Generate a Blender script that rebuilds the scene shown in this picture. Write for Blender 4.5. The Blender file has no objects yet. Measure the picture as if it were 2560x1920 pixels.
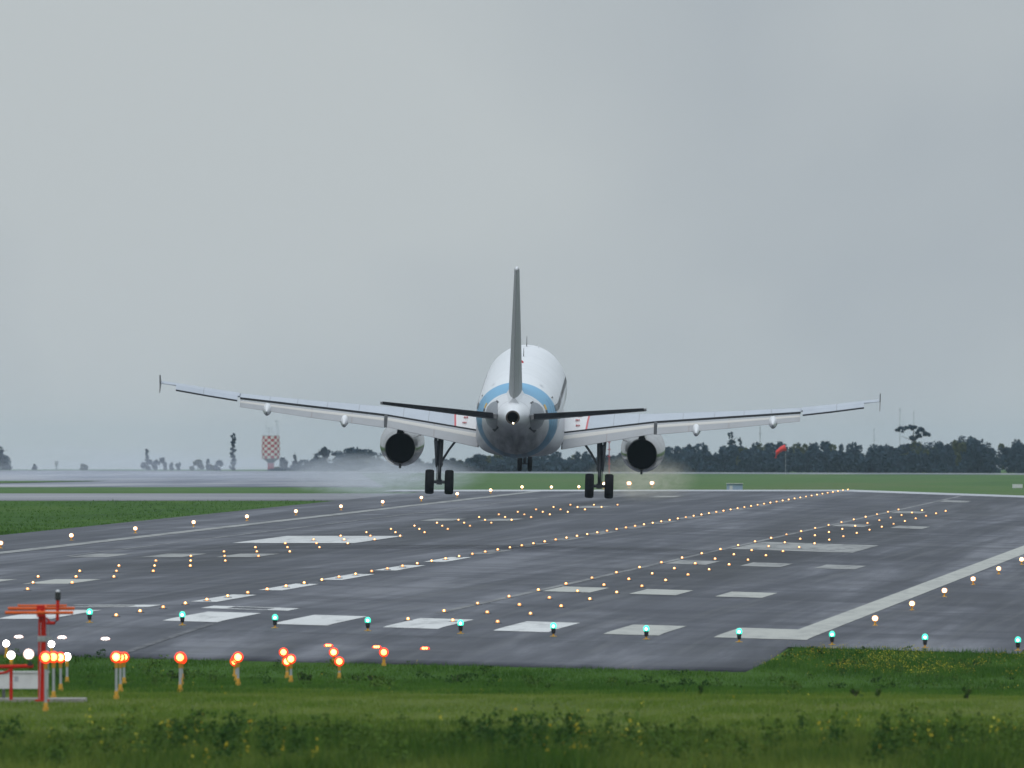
import bpy, math, random
import numpy as np
from mathutils import Vector, Matrix
R = math.radians
scene = bpy.context.scene
col = scene.collection

# ------------------------------------------------------------------ camera
EYE = 5.55
cd = bpy.data.cameras.new('camera'); cam = bpy.data.objects.new('camera', cd); col.objects.link(cam)
cam.location = (0, 0, EYE); cam.rotation_euler = (R(90.1924), 0, 0)
cd.sensor_width = 36; cd.lens = 874.7; cd.clip_start = 5; cd.clip_end = 60000
cd.dof.use_dof = True; cd.dof.focus_distance = 1190; cd.dof.aperture_fstop = 8.5
scene.camera = cam
# ------------------------------------------------------------------ render settings
scene.render.engine = 'CYCLES'
scene.view_settings.view_transform = 'Standard'; scene.view_settings.look = 'None'
scene.view_settings.gamma = 1; scene.view_settings.exposure = 0.0
cy = scene.cycles
cy.use_denoising = True; cy.max_bounces = 8; cy.diffuse_bounces = 3; cy.glossy_bounces = 3
cy.volume_bounces = 2; cy.transparent_max_bounces = 8; cy.volume_step_rate = 1.0; cy.volume_max_steps = 256
# ------------------------------------------------------------------ world: overcast sky
SUN_EL, SUN_ROT = R(50), R(200)
world = bpy.data.worlds.new('World'); scene.world = world; world.use_nodes = True
nt = world.node_tree; nt.nodes.clear(); N = nt.nodes.new; Lk = nt.links.new
out = N('ShaderNodeOutputWorld'); bg = N('ShaderNodeBackground'); Lk(bg.outputs[0], out.inputs[0])
sky = N('ShaderNodeTexSky'); sky.sky_type = 'NISHITA'; sky.sun_disc = False
sky.sun_elevation = SUN_EL; sky.sun_rotation = SUN_ROT
tc = N('ShaderNodeTexCoord'); sep = N('ShaderNodeSeparateXYZ'); Lk(tc.outputs['Generated'], sep.inputs[0])
mp = N('ShaderNodeMapping'); mp.inputs['Scale'].default_value = (38, 38, 44); mp.inputs['Location'].default_value = (3.1, 0, 1.7)
Lk(tc.outputs['Generated'], mp.inputs[0])
n1 = N('ShaderNodeTexNoise'); n1.inputs['Scale'].default_value = 1.0; n1.inputs['Detail'].default_value = 3.5; n1.inputs['Roughness'].default_value = .42
n1.inputs['Distortion'].default_value = .25
Lk(mp.outputs[0], n1.inputs['Vector'])
cr = N('ShaderNodeValToRGB'); e = cr.color_ramp.elements
e[0].position = .36; e[0].color = (.375, .425, .475, 1); e[1].position = .62; e[1].color = (.515, .560, .580, 1)
# one broad brighter break in the cloud left of centre, a little paler near the horizon
cz = N('ShaderNodeMapping'); cz.inputs['Location'].default_value = (.0076/.017, 0, -.0125/.013); cz.inputs['Scale'].default_value = (1/.017, 0, 1/.013)
Lk(tc.outputs['Generated'], cz.inputs[0]); ln_ = N('ShaderNodeVectorMath'); ln_.operation = 'LENGTH'; Lk(cz.outputs[0], ln_.inputs[0])
b1 = N('ShaderNodeMapRange'); b1.interpolation_type = 'SMOOTHSTEP'
for k_, v_ in (('From Min', 0), ('From Max', 1.7), ('To Min', .13), ('To Max', -.06)): b1.inputs[k_].default_value = v_
Lk(ln_.outputs['Value'], b1.inputs['Value'])
b2 = N('ShaderNodeMapRange')
for k_, v_ in (('From Min', 0), ('From Max', .008), ('To Min', .14), ('To Max', 0)): b2.inputs[k_].default_value = v_
Lk(sep.outputs['Z'], b2.inputs['Value'])
ad = N('ShaderNodeMath'); ad.operation = 'ADD'; Lk(b1.outputs[0], ad.inputs[0]); Lk(b2.outputs[0], ad.inputs[1])
ad2 = N('ShaderNodeMath'); ad2.operation = 'MULTIPLY_ADD'; Lk(n1.outputs['Fac'], ad2.inputs[0]); ad2.inputs[1].default_value = .75; ad3 = N('ShaderNodeMath'); ad3.inputs[1].default_value = .11; Lk(ad.outputs[0], ad3.inputs[0]); Lk(ad3.outputs[0], ad2.inputs[2])
Lk(ad2.outputs[0], cr.inputs[0])
mr = N('ShaderNodeMapRange'); mr.inputs['From Min'].default_value = .04; mr.inputs['From Max'].default_value = .9
mr.inputs['To Min'].default_value = 1.0; mr.inputs['To Max'].default_value = 2.5; Lk(sep.outputs['Z'], mr.inputs['Value'])
vm = N('ShaderNodeVectorMath'); vm.operation = 'SCALE'; Lk(cr.outputs[0], vm.inputs[0]); Lk(mr.outputs[0], vm.inputs['Scale'])
sk = N('ShaderNodeVectorMath'); sk.operation = 'SCALE'; sk.inputs['Scale'].default_value = .06; Lk(sky.outputs[0], sk.inputs[0])
mx = N('ShaderNodeMix'); mx.data_type = 'RGBA'; mx.inputs['Factor'].default_value = .93
Lk(sk.outputs[0], mx.inputs['A']); Lk(vm.outputs[0], mx.inputs['B']); Lk(mx.outputs['Result'], bg.inputs['Color'])
bg.inputs['Strength'].default_value = 1.0
# ------------------------------------------------------------------ sun behind cloud
sl = bpy.data.lights.new('sun', 'SUN'); sl.energy = .6; sl.angle = R(25); sl.color = (1, .97, .92)
so = bpy.data.objects.new('sun', sl); col.objects.link(so)
sdir = Vector((math.sin(SUN_ROT)*math.cos(SUN_EL), math.cos(SUN_ROT)*math.cos(SUN_EL), math.sin(SUN_EL)))
so.rotation_euler = sdir.to_track_quat('Z', 'Y').to_euler()

# ------------------------------------------------------------------ materials
def mat(name, base, rough=.6, metal=0, spec=.5, emit=None, estr=0, nodes=None):
    m = bpy.data.materials.new(name); m.use_nodes = True
    b = m.node_tree.nodes['Principled BSDF']
    b.inputs['Base Color'].default_value = (*base, 1); b.inputs['Roughness'].default_value = rough
    b.inputs['Metallic'].default_value = metal; b.inputs['Specular IOR Level'].default_value = spec
    if emit: b.inputs['Emission Color'].default_value = (*emit, 1); b.inputs['Emission Strength'].default_value = estr
    if nodes: nodes(m.node_tree, b)
    return m
def noise(t, scale, detail=4, rough=.55, vscale=(1, 1, 1), coord='Object', dist=0):
    tc = t.nodes.new('ShaderNodeTexCoord'); mp = t.nodes.new('ShaderNodeMapping'); mp.inputs['Scale'].default_value = vscale
    t.links.new(tc.outputs[coord], mp.inputs[0])
    n = t.nodes.new('ShaderNodeTexNoise'); n.inputs['Scale'].default_value = scale; n.inputs['Detail'].default_value = detail
    n.inputs['Roughness'].default_value = rough; n.inputs['Distortion'].default_value = dist
    t.links.new(mp.outputs[0], n.inputs['Vector']); return n.outputs['Fac']
def ramp(t, fac, stops):
    r = t.nodes.new('ShaderNodeValToRGB'); el = r.color_ramp.elements
    while len(el) < len(stops): el.new(.5)
    for e_, (p, c) in zip(el, stops): e_.position = p; e_.color = (*c, 1)
    t.links.new(fac, r.inputs[0]); return r.outputs[0]
def mixc(t, fac, a, b, mode='MIX'):
    m = t.nodes.new('ShaderNodeMix'); m.data_type = 'RGBA'; m.blend_type = mode
    if hasattr(fac, 'links'): t.links.new(fac, m.inputs['Factor'])
    else: m.inputs['Factor'].default_value = fac
    for s, v in (('A', a), ('B', b)):
        if hasattr(v, 'links'): t.links.new(v, m.inputs[s])
        else: m.inputs[s].default_value = (*v, 1)
    return m.outputs['Result']
def maprange(t, v, a, b, c=0, d=1):
    m = t.nodes.new('ShaderNodeMapRange'); t.links.new(v, m.inputs['Value'])
    for k, x in zip(('From Min', 'From Max', 'To Min', 'To Max'), (a, b, c, d)): m.inputs[k].default_value = x
    return m.outputs[0]
def math_(t, op, a, b=0.):
    m = t.nodes.new('ShaderNodeMath'); m.operation = op
    for i, v in enumerate((a, b)):
        if hasattr(v, 'links'): t.links.new(v, m.inputs[i])
        else: m.inputs[i].default_value = v
    return m.outputs[0]
def coords(t):
    tc = t.nodes.new('ShaderNodeTexCoord'); s = t.nodes.new('ShaderNodeSeparateXYZ'); t.links.new(tc.outputs['Object'], s.inputs[0]); return s.outputs

C0 = -43.58   # runway centreline (lateral coordinate b)
def asphalt_nodes(t, b):
    a = noise(t, 1, 7, .62, (.36, .0035, 1), dist=.35)     # long streaks down the runway
    c = noise(t, 1, 6, .65, (.030, .030, 1), dist=1.6)    # broad patches, seen flattened
    d = noise(t, 1, 4, .55, (1.6, .010, 1))
    g = noise(t, 1, 5, .7, (.9, .25, 1))
    base = ramp(t, a, [(.38, (.026, .028, .039)), (.5, (.056, .059, .076)), (.62, (.135, .138, .160))])
    base = mixc(t, maprange(t, c, .45, .62, 0, .6), base, (.036, .038, .049))
    base = mixc(t, maprange(t, d, .5, .72, 0, .5), base, (.115, .117, .125))
    base = mixc(t, maprange(t, g, .52, .75, 0, .45), base, (.034, .035, .040))
    x, y, z = coords(t)
    # rubber in the touchdown zone, two broad tracks
    da = math_(t, 'ABSOLUTE', math_(t, 'SUBTRACT', math_(t, 'ABSOLUTE', math_(t, 'SUBTRACT', x, C0)), 11))
    tr = maprange(t, da, 5.5, 1.0); ln = math_(t, 'MULTIPLY', maprange(t, y, 930, 1100), maprange(t, y, 1900, 1600))
    rub = math_(t, 'MULTIPLY', math_(t, 'MULTIPLY', tr, ln), maprange(t, a, .40, .6, 1.0, .55))
    base = mixc(t, rub, base, (.012, .013, .017))
    t.links.new(base, b.inputs['Base Color'])
    t.links.new(maprange(t, c, .3, .7, .62, .82), b.inputs['Roughness'])
M = {}
M['asphalt'] = mat('asphalt', (.06, .06, .065), .7, spec=.35, nodes=asphalt_nodes)
def grass_nodes(t, b):
    n = noise(t, .12, 8, .7, (1, .12, 1), dist=.5); k = noise(t, .9, 3, .6, (1, .25, 1))
    near = ramp(t, n, [(.32, (.028, .076, .010)), (.5, (.046, .108, .014)), (.7, (.070, .128, .020))])
    olive = ramp(t, n, [(.32, (.072, .108, .019)), (.5, (.102, .140, .026)), (.7, (.13, .152, .040))])
    mown = ramp(t, noise(t, .03, 6, .65, (1, .05, 1), dist=.8), [(.3, (.062, .125, .042)), (.5, (.085, .155, .050)), (.72, (.115, .150, .062))])
    x, y, z = coords(t); w = math_(t, 'ADD', y, maprange(t, n, .3, .7, -22, 22))
    base = mixc(t, maprange(t, w, 650, 610), near, olive)
    base = mixc(t, maprange(t, y, 1700, 1850), base, mown)
    base = mixc(t, maprange(t, k, .45, .75, 0, .35), base, (.022, .046, .012))
    t.links.new(base, b.inputs['Base Color'])
M['grass'] = mat('grass ground', (.04, .08, .02), .95, spec=.05, nodes=grass_nodes)
def mirage_nodes(t, b):
    n = noise(t, 1, 6, .65, (.05, .006, 1), dist=.7)
    t.links.new(ramp(t, n, [(.3, (.34, .35, .38)), (.5, (.46, .47, .49)), (.72, (.55, .555, .56))]), b.inputs['Base Color'])
M['concrete'] = mat('pale mirage line', (.3, .3, .32), .75, spec=.4, nodes=mirage_nodes)  # pale tone for the bright mirage line at the runway crest
M['taxi'] = mat('worn taxiway', (.16, .16, .18), .7, spec=.4, nodes=lambda t, b: t.links.new(ramp(t, noise(t, 1, 5, .6, (.05, .03, 1)), [(.3, (.15, .15, .17)), (.7, (.27, .27, .29))]), b.inputs['Base Color']))
M['apron'] = mat('old apron concrete', (.3, .3, .32), .8, spec=.3, nodes=lambda t, b: t.links.new(ramp(t, noise(t, 1, 6, .6, (.05, .0025, 1), dist=1.5), [(.38, (.15, .16, .20)), (.5, (.23, .24, .28)), (.62, (.34, .34, .36))]), b.inputs['Base Color']))
def paint_nodes(t, b):
    n = noise(t, 1, 6, .65, (1.2, .10, 1), dist=.4); g = noise(t, 1, 3, .5, (.1, .012, 1))
    base = mixc(t, maprange(t, n, .50, .70, 0, .75), (.62, .62, .61), (.24, .24, .245))
    base = mixc(t, maprange(t, g, .4, .7, 0, .35), base, (.25, .25, .25))
    t.links.new(base, b.inputs['Base Color'])
M['paint'] = mat('road paint', (.5, .5, .5), .7, spec=.3, nodes=paint_nodes)
def dull_nodes(t, b):
    n = noise(t, 1, 6, .65, (1.2, .10, 1), dist=.4)
    t.links.new(mixc(t, maprange(t, n, .46, .70, 0, .6), (.42, .42, .385), (.24, .24, .235)), b.inputs['Base Color'])
M['paint_dull'] = mat('dull yellowed road paint', (.42, .42, .39), .75, spec=.2, nodes=dull_nodes)
M['paint_mid'] = mat('weathered road paint', (.3, .3, .3), .7, spec=.3, nodes=lambda t, b: t.links.new(ramp(t, noise(t, 1, 6, .65, (1.2, .08, 1)), [(.35, (.15, .15, .15)), (.55, (.29, .29, .28))]), b.inputs['Base Color']))
M['paint_old'] = mat('nearly gone road paint', (.11, .11, .12), .75, spec=.3, nodes=lambda t, b: t.links.new(ramp(t, noise(t, 1, 6, .65, (2.2, .3, 1)), [(.4, (.055, .056, .064)), (.6, (.13, .13, .14))]), b.inputs['Base Color']))
M['paint_worn'] = mat('worn road paint', (.2, .2, .2), .7, spec=.3, nodes=lambda t, b: t.links.new(ramp(t, noise(t, 1, 6, .65, (1.2, .06, 1)), [(.35, (.10, .10, .105)), (.6, (.22, .22, .22))]), b.inputs['Base Color']))
def dirt(scale, c, amt=.5, vs=(1, 1, 1)):
    def f(t, b):
        base = tuple(b.inputs['Base Color'].default_value)[:3]
        t.links.new(mixc(t, maprange(t, noise(t, scale, 6, .65, vs), .45, .75, 0, amt), base, c), b.inputs['Base Color'])
    return f
# aircraft paints
def fus_nodes(t, b):
    x, y, z = coords(t)
    # blue ring round the rear fuselage: forward edge y=-8.0, aft edge y=-12.6, both leaning with height
    lean = math_(t, 'MULTIPLY', math_(t, 'SUBTRACT', z, 4.39), 1.35)
    yy = math_(t, 'ADD', y, lean)
    m1 = math_(t, 'LESS_THAN', yy, -9.5); m2 = math_(t, 'GREATER_THAN', yy, -12.9)
    ring = math_(t, 'MULTIPLY', m1, m2)
    base = mixc(t, maprange(t, noise(t, .8, 6, .6, (1, .3, 1)), .45, .8, 0, .3), (.76, .77, .79), (.55, .56, .57))
    base = mixc(t, ring, base, (.15, .40, .62))
    # shade from the dark runway painted under the tail, with sooty streaks
    soot_shade = math_(t, 'MULTIPLY', maprange(t, noise(t, 1, 6, .6, (2.5, .2, 1)), .3, .7, .45, 1), math_(t, 'MULTIPLY', maprange(t, y, -5, -10), maprange(t, z, 5.0, 3.9)))
    soot_shade = math_(t, 'MULTIPLY', soot_shade, maprange(t, math_(t, 'ABSOLUTE', x), 1.7, .5, .55, 1.0))
    base = mixc(t, soot_shade, base, (.045, .05, .06))
    # seams round the tail cone
    for yy0 in (8.6, 4.1, -.6, -5.2, -8.1, -15.3, -17.4):
        sm = math_(t, 'LESS_THAN', math_(t, 'ABSOLUTE', math_(t, 'SUBTRACT', y, yy0)), .03)
        base = mixc(t, math_(t, 'MULTIPLY', sm, .6), base, (.2, .2, .2))
    t.links.new(base, b.inputs['Base Color'])
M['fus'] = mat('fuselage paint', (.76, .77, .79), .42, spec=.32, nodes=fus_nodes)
M['white'] = mat('white gloss paint', (.74, .75, .77), .35, nodes=dirt(.9, (.45, .45, .46), .4))
M['belly'] = mat('belly fairing paint', (.5, .51, .54), .4, nodes=dirt(.8, (.2, .2, .22), .6, (1, .3, 1)))
def wing_nodes(t, b):
    x, y, z = coords(t)
    ax = math_(t, 'ABSOLUTE', x)
    edge = math_(t, 'ADD', 3.1, math_(t, 'MULTIPLY', y, .03))
    base = mixc(t, maprange(t, noise(t, 1.2, 5, .6, (1, .4, 1)), .4, .7, 0, .5), (.43, .465, .52), (.34, .37, .42))
    base = mixc(t, math_(t, 'LESS_THAN', ax, edge), base, (.68, .67, .67))
    d = math_(t, 'ABSOLUTE', math_(t, 'SUBTRACT', ax, edge))
    base = mixc(t, math_(t, 'LESS_THAN', d, .045), base, (.55, .05, .06))
    for s in (4.4, 5.6, 7.7, 9.2, 10.6, 11.9, 15.):
        base = mixc(t, math_(t, 'MULTIPLY', math_(t, 'LESS_THAN', math_(t, 'ABSOLUTE', math_(t, 'SUBTRACT', ax, s)), .018), .5), base, (.15, .15, .16))
    t.links.new(base, b.inputs['Base Color'])
M['wing'] = mat('wing grey paint', (.45, .48, .52), .38, nodes=wing_nodes)
def flap_nodes(t, b):
    x, y, z = coords(t); ax = math_(t, 'ABSOLUTE', x)
    base = mixc(t, maprange(t, noise(t, 1.5, 5, .6), .4, .75, 0, .45), (.36, .365, .38), (.29, .285, .285))
    for s in (4.1, 8.0, 9.9, 12.):
        base = mixc(t, math_(t, 'MULTIPLY', math_(t, 'LESS_THAN', math_(t, 'ABSOLUTE', math_(t, 'SUBTRACT', ax, s)), .03), .4), base, (.25, .2, .18))
    t.links.new(base, b.inputs['Base Color'])
M['flap'] = mat('flap paint', (.62, .62, .63), .42, nodes=flap_nodes)
M['flap_cream'] = mat('flap pale cream strip', (.58, .555, .52), .3, nodes=dirt(2, (.6, .56, .5), .4))
M['tailgrey'] = mat('tail grey paint', (.28, .285, .295), .45, nodes=dirt(.7, (.21, .215, .22), .6, (1, .5, .3)))
M['darkgrey'] = mat('dark grey paint', (.035, .036, .04), .5)
M['metal'] = mat('bare metal', (.55, .54, .52), .22, 1, nodes=dirt(3, (.25, .23, .21), .6))
M['cowl'] = mat('engine cowl paint', (.44, .43, .42), .2, .7, nodes=dirt(1.6, (.25, .24, .23), .7))
M['soot_shade'] = mat('sooty metal', (.10, .085, .07), .45, .7)
M['black'] = mat('exhaust black', (.002, .002, .002), 1., spec=0)
M['tyre'] = mat('tyre rubber', (.008, .008, .009), .9, spec=.2, nodes=dirt(6, (.03, .03, .03), .5))
M['gearm'] = mat('gear strut paint', (.07, .075, .085), .4, .3, nodes=dirt(5, (.02, .02, .02), .7))
M['plate'] = mat('stabiliser slot plate', (.22, .24, .27), .35, .3, nodes=dirt(3, (.4, .4, .42), .5))
M['yellow'] = mat('yellow marking', (.72, .45, .08), .5)
M['red'] = mat('red marking', (.55, .04, .05), .5)
M['taill'] = mat('tail lamp glass', (1, .9, .7), .3, emit=(1, .85, .55), estr=14)
# airfield
def lamp_nodes(lo, hi):
    def f(t, b):
        oi = t.nodes.new('ShaderNodeObjectInfo'); t.links.new(maprange(t, oi.outputs['Random'], 0, 1, lo, hi), b.inputs['Emission Strength'])
    return f
M['warm'] = mat('warm inset lamp', (.5, .25, .08), .3, emit=(1, .36, .07), estr=1.2, nodes=lamp_nodes(.7, 1.7))
M['warmcore'] = mat('warm lamp filament glass', (1, .9, .7), .3, emit=(1, .66, .26), estr=5, nodes=lamp_nodes(1.2, 5))
M['edge'] = mat('edge lamp glass', (.8, .5, .3), .3, emit=(1, .44, .15), estr=2, nodes=lamp_nodes(1.4, 2.3))
M['edgecore'] = mat('edge lamp core', (1, .9, .8), .3, emit=(1, .78, .5), estr=9, nodes=lamp_nodes(6, 11))
M['green'] = mat('green lamp glass', (.1, .6, .4), .3, emit=(.03, .85, .55), estr=1.3, nodes=lamp_nodes(1.0, 1.6))
M['greencore'] = mat('green lamp core', (.8, 1, .9), .3, emit=(.45, 1, .80), estr=7)
M['redlamp'] = mat('red lamp filter', (.7, .02, .01), .3, emit=(1, .030, .008), estr=2.2, nodes=lamp_nodes(1.6, 2.6))
M['redcore'] = mat('red lamp core', (1, .5, .2), .3, emit=(1, .40, .08), estr=8, nodes=lamp_nodes(6, 11))
M['whitelamp'] = mat('white lamp glass', (1, 1, 1), .3, emit=(1, .62, .50), estr=1.6)
M['whitecore'] = mat('white lamp core', (1, 1, 1), .3, emit=(1, .93, .88), estr=12)
M['fixture'] = mat('lamp fixture black', (.02, .022, .024), .5)
M['polegrey'] = mat('galvanised pole', (.42, .44, .47), .5, .2, nodes=dirt(8, (.2, .2, .2), .5))
M['fixyellow'] = mat('yellow fixture paint', (.62, .33, .03), .5, nodes=dirt(9, (.25, .15, .03), .5))
M['towerred'] = mat('tower red paint', (.42, .02, .025), .7, spec=.2, nodes=dirt(.6, (.3, .03, .03), .5))
M['towerwhite'] = mat('tower white paint', (.70, .68, .64), .6, nodes=dirt(.6, (.5, .45, .4), .5))
M['mastred'] = mat('red mast paint', (.55, .022, .012), .65, spec=.15, nodes=dirt(4, (.3, .015, .01), .5))
M['orange'] = mat('orange antenna paint', (.80, .13, .02), .6, spec=.2, nodes=dirt(4, (.45, .07, .02), .6))
M['boxwhite'] = mat('white cabinet paint', (.62, .63, .62), .5, nodes=dirt(3, (.42, .42, .41), .5))
M['glass'] = mat('beacon glass', (.7, .72, .75), .15)
M['slab'] = mat('concrete slab', (.34, .32, .30), .8, nodes=dirt(3, (.15, .13, .12), .7))
M['bluegrey'] = mat('pale blue cabin paint', (.32, .42, .56), .6, nodes=dirt(.8, (.25, .32, .45), .5))
M['sockred'] = mat('windsock fabric', (.75, .05, .04), .8)
M['bark'] = mat('bark', (.05, .04, .03), .9)
def leaf_mat(name, c1, c2):
    def f(t, b):
        oi = t.nodes.new('ShaderNodeAttribute'); oi.attribute_name = 'tint'
        t.links.new(mixc(t, oi.outputs['Fac'], c1, c2), b.inputs['Base Color'])
    return mat(name, c1, .85, spec=.1, nodes=f)
M['leafdark'] = leaf_mat('dark foliage', (.020, .042, .064), (.042, .072, .096))  # blue of the distance haze mixed into the leaf colour
M['leaflight'] = leaf_mat('olive foliage', (.05, .07, .03), (.085, .095, .04))
M['blade'] = leaf_mat('grass blades', (.042, .110, .012), (.095, .190, .026))
M['bladenear'] = leaf_mat('near grass blades', (.040, .095, .010), (.155, .200, .038))
M['bladeolive'] = leaf_mat('olive grass blades', (.100, .175, .020), (.190, .245, .044))
M['weed'] = leaf_mat('weed leaves', (.022, .064, .010), (.080, .140, .022))
M['flower'] = leaf_mat('yellow flowers', (.38, .28, .02), (.55, .50, .06))

# ------------------------------------------------------------------ ground shape
TH = .037423
S_, C_ = math.sin(TH), math.cos(TH)
_ka = np.array([-4000, 0, 593, 653, 683, 713, 748, 773, 803, 816, 1806, 1833, 1900, 2300, 4200, 9000, 20000.])
_kh = np.array([5.45, 5.45, 5.54, 5.65, 5.74, 5.85, 5.66, 5.36, 5.06, 4.96, 1.762, 1.70, 1.80, 1.78, 1.11, .85, 1.6])
_ks = np.array([0, 0, 0, .008, .015, .020, .022, .030, .030, .030, .034, .034, .034, .012, .0032, 0, 0])
_kl = np.array([0, 0, 0, 0, 0, 0, 0, 0, 0, 0, 0, 0, 0, 0, .0032, 0, 0])
def Hab(a, b):
    a = np.asarray(a, float); b = np.asarray(b, float)
    h = np.interp(a, _ka, _kh); d = b-C0
    d = np.clip(d, -260, 60)
    return h+np.where(d > 0, d*np.interp(a, _ka, _ks), d*np.interp(a, _ka, _kl))
def gz(a, b): return EYE-Hab(a, b)
def world_pt(a, b, dz=0.):
    return Vector((a*S_+b*C_, a*C_-b*S_, float(gz(a, b))+dz))

# ------------------------------------------------------------------ mesh helpers
def tag(o, label=None, cat=None, group=None, kind=None):
    if label: o['label'] = label
    if cat: o['category'] = cat
    if group: o['group'] = group
    if kind: o['kind'] = kind
    return o
def empty(name, loc=(0, 0, 0), rot=(0, 0, 0), **k):
    o = bpy.data.objects.new(name, None); col.objects.link(o); o.location = loc; o.rotation_euler = rot
    o.empty_display_size = .2
    return tag(o, **k)
class MB:
    def __init__(s): s.v = []; s.f = []; s.m = []; s.cur = 0
    def add(s, vs, fs):
        n = len(s.v); s.v += [tuple(v) for v in vs]
        for f in fs: s.f.append(tuple(i+n for i in f)); s.m.append(s.cur)
    def box(s, c, d, rot=None):
        x, y, z = d[0]/2, d[1]/2, d[2]/2
        vs = [Vector(p) for p in ((-x, -y, -z), (x, -y, -z), (x, y, -z), (-x, y, -z), (-x, -y, z), (x, -y, z), (x, y, z), (-x, y, z))]
        if rot: vs = [rot @ v for v in vs]
        s.add([v+Vector(c) for v in vs], [(0, 3, 2, 1), (4, 5, 6, 7), (0, 1, 5, 4), (1, 2, 6, 5), (2, 3, 7, 6), (3, 0, 4, 7)]); return s
    def rings(s, rs, cap=True, closed=True):
        n = len(rs[0]); vs = [p for r in rs for p in r]; fs = []
        for i in range(len(rs)-1):
            for j in range(n if closed else n-1):
                k = (j+1) % n; fs.append((i*n+j, i*n+k, (i+1)*n+k, (i+1)*n+j))
        if cap: fs.append(tuple(range(n))[::-1]); fs.append(tuple((len(rs)-1)*n+j for j in range(n)))
        s.add(vs, fs); return s
    def tube(s, pts, r, n=10, cap=True):
        pts = [Vector(p) for p in pts]; rs = []
        rad = r if isinstance(r, (list, tuple)) else [r]*len(pts)
        for i, p in enumerate(pts):
            d = (pts[min(i+1, len(pts)-1)]-pts[max(i-1, 0)]).normalized()
            u = d.cross(Vector((0, 0, 1)) if abs(d.z) < .9 else Vector((1, 0, 0))).normalized(); w = d.cross(u)
            rs.append([p+(u*math.cos(2*math.pi*j/n)+w*math.sin(2*math.pi*j/n))*rad[i] for j in range(n)])
        return s.rings(rs, cap)
    def lathe(s, prof, c=(0, 0, 0), axis='z', n=24, cap=True, sx=1.):
        rs = []
        for r, h in prof:
            ring = []
            for j in range(n):
                a = 2*math.pi*j/n; x, y = r*math.cos(a)*sx, r*math.sin(a)
                p = (x, y, h) if axis == 'z' else ((x, h, y) if axis == 'y' else (h, x, y))
                ring.append(Vector(p)+Vector(c))
            rs.append(ring)
        return s.rings(rs, cap)
    def build(s, name, mats, parent=None, smooth=True, loc=None, angle=35):
        me = bpy.data.meshes.new(name); me.from_pydata([tuple(v) for v in s.v], [], s.f); 
        ms = mats if isinstance(mats, (list, tuple)) else [mats]
        for m in ms: me.materials.append(m)
        if len(ms) > 1: me.polygons.foreach_set('material_index', s.m)
        import bmesh
        bm = bmesh.new(); bm.from_mesh(me); bmesh.ops.remove_doubles(bm, verts=bm.verts, dist=1e-5); bmesh.ops.recalc_face_normals(bm, faces=bm.faces)
        for e_ in bm.edges:
            if len(e_.link_faces) == 2 and e_.calc_face_angle(0) > R(angle): e_.smooth = False
        for f in bm.faces: f.smooth = smooth
        bm.to_mesh(me); bm.free()
        o = bpy.data.objects.new(name, me); col.objects.link(o)
        if parent: o.parent = parent
        if loc: o.location = loc
        return o
def npmesh(name, V, F, m, tint=None):
    """V (n,3), F (k,3 or 4) numpy."""
    me = bpy.data.meshes.new(name); k = F.shape[1]
    me.vertices.add(len(V)); me.vertices.foreach_set('co', V.astype(np.float32).ravel())
    me.loops.add(F.size); me.loops.foreach_set('vertex_index', F.astype(np.int32).ravel())
    me.polygons.add(len(F)); me.polygons.foreach_set('loop_start', np.arange(0, F.size, k, dtype=np.int32))
    me.update(calc_edges=True)
    if tint is not None:
        at = me.attributes.new('tint', 'FLOAT', 'POINT'); at.data.foreach_set('value', tint.astype(np.float32))
    me.materials.append(m)
    o = bpy.data.objects.new(name, me); col.objects.link(o); return o
def copy_tree(o, parent=None):
    c = o.copy(); col.objects.link(c); c.parent = parent
    for ch in list(o.children): copy_tree(ch, c)
    return c
def sheet(name, A, B, m, dz=.0, skirt=0., warp=None):
    """grid of pavement or ground over a-values A and b-values B, in runway coordinates."""
    A = np.array(A, float); B = np.array(B, float)
    aa, bb = np.meshgrid(A, B, indexing='ij')
    if warp: aa, bb = warp(aa, bb)
    zz = gz(aa, bb)+dz
    V = np.stack([bb, aa, zz], -1).reshape(-1, 3); nb = len(B)
    i, j = np.meshgrid(np.arange(len(A)-1), np.arange(nb-1), indexing='ij'); q = (i*nb+j).ravel()
    F = np.stack([q, q+1, q+nb+1, q+nb], 1)
    if skirt:
        per = [k for k in range(nb)]+[r*nb+nb-1 for r in range(1, len(A))]+[(len(A)-1)*nb+k for k in range(nb-2, -1, -1)]+[r*nb for r in range(len(A)-2, 0, -1)]
        n0 = len(V); V2 = V[per].copy(); V2[:, 2] -= skirt; V = np.vstack([V, V2]); P = len(per)
        F = np.vstack([F, np.array([[per[k], n0+k, n0+(k+1) % P, per[(k+1) % P]] for k in range(P)])])
    o = npmesh(name, V, F, m); o.rotation_euler = (0, 0, -TH)
    return o
def seq(a, b, st):
    n = max(1, int(math.ceil((b-a)/st))); return list(np.linspace(a, b, n+1))

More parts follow.
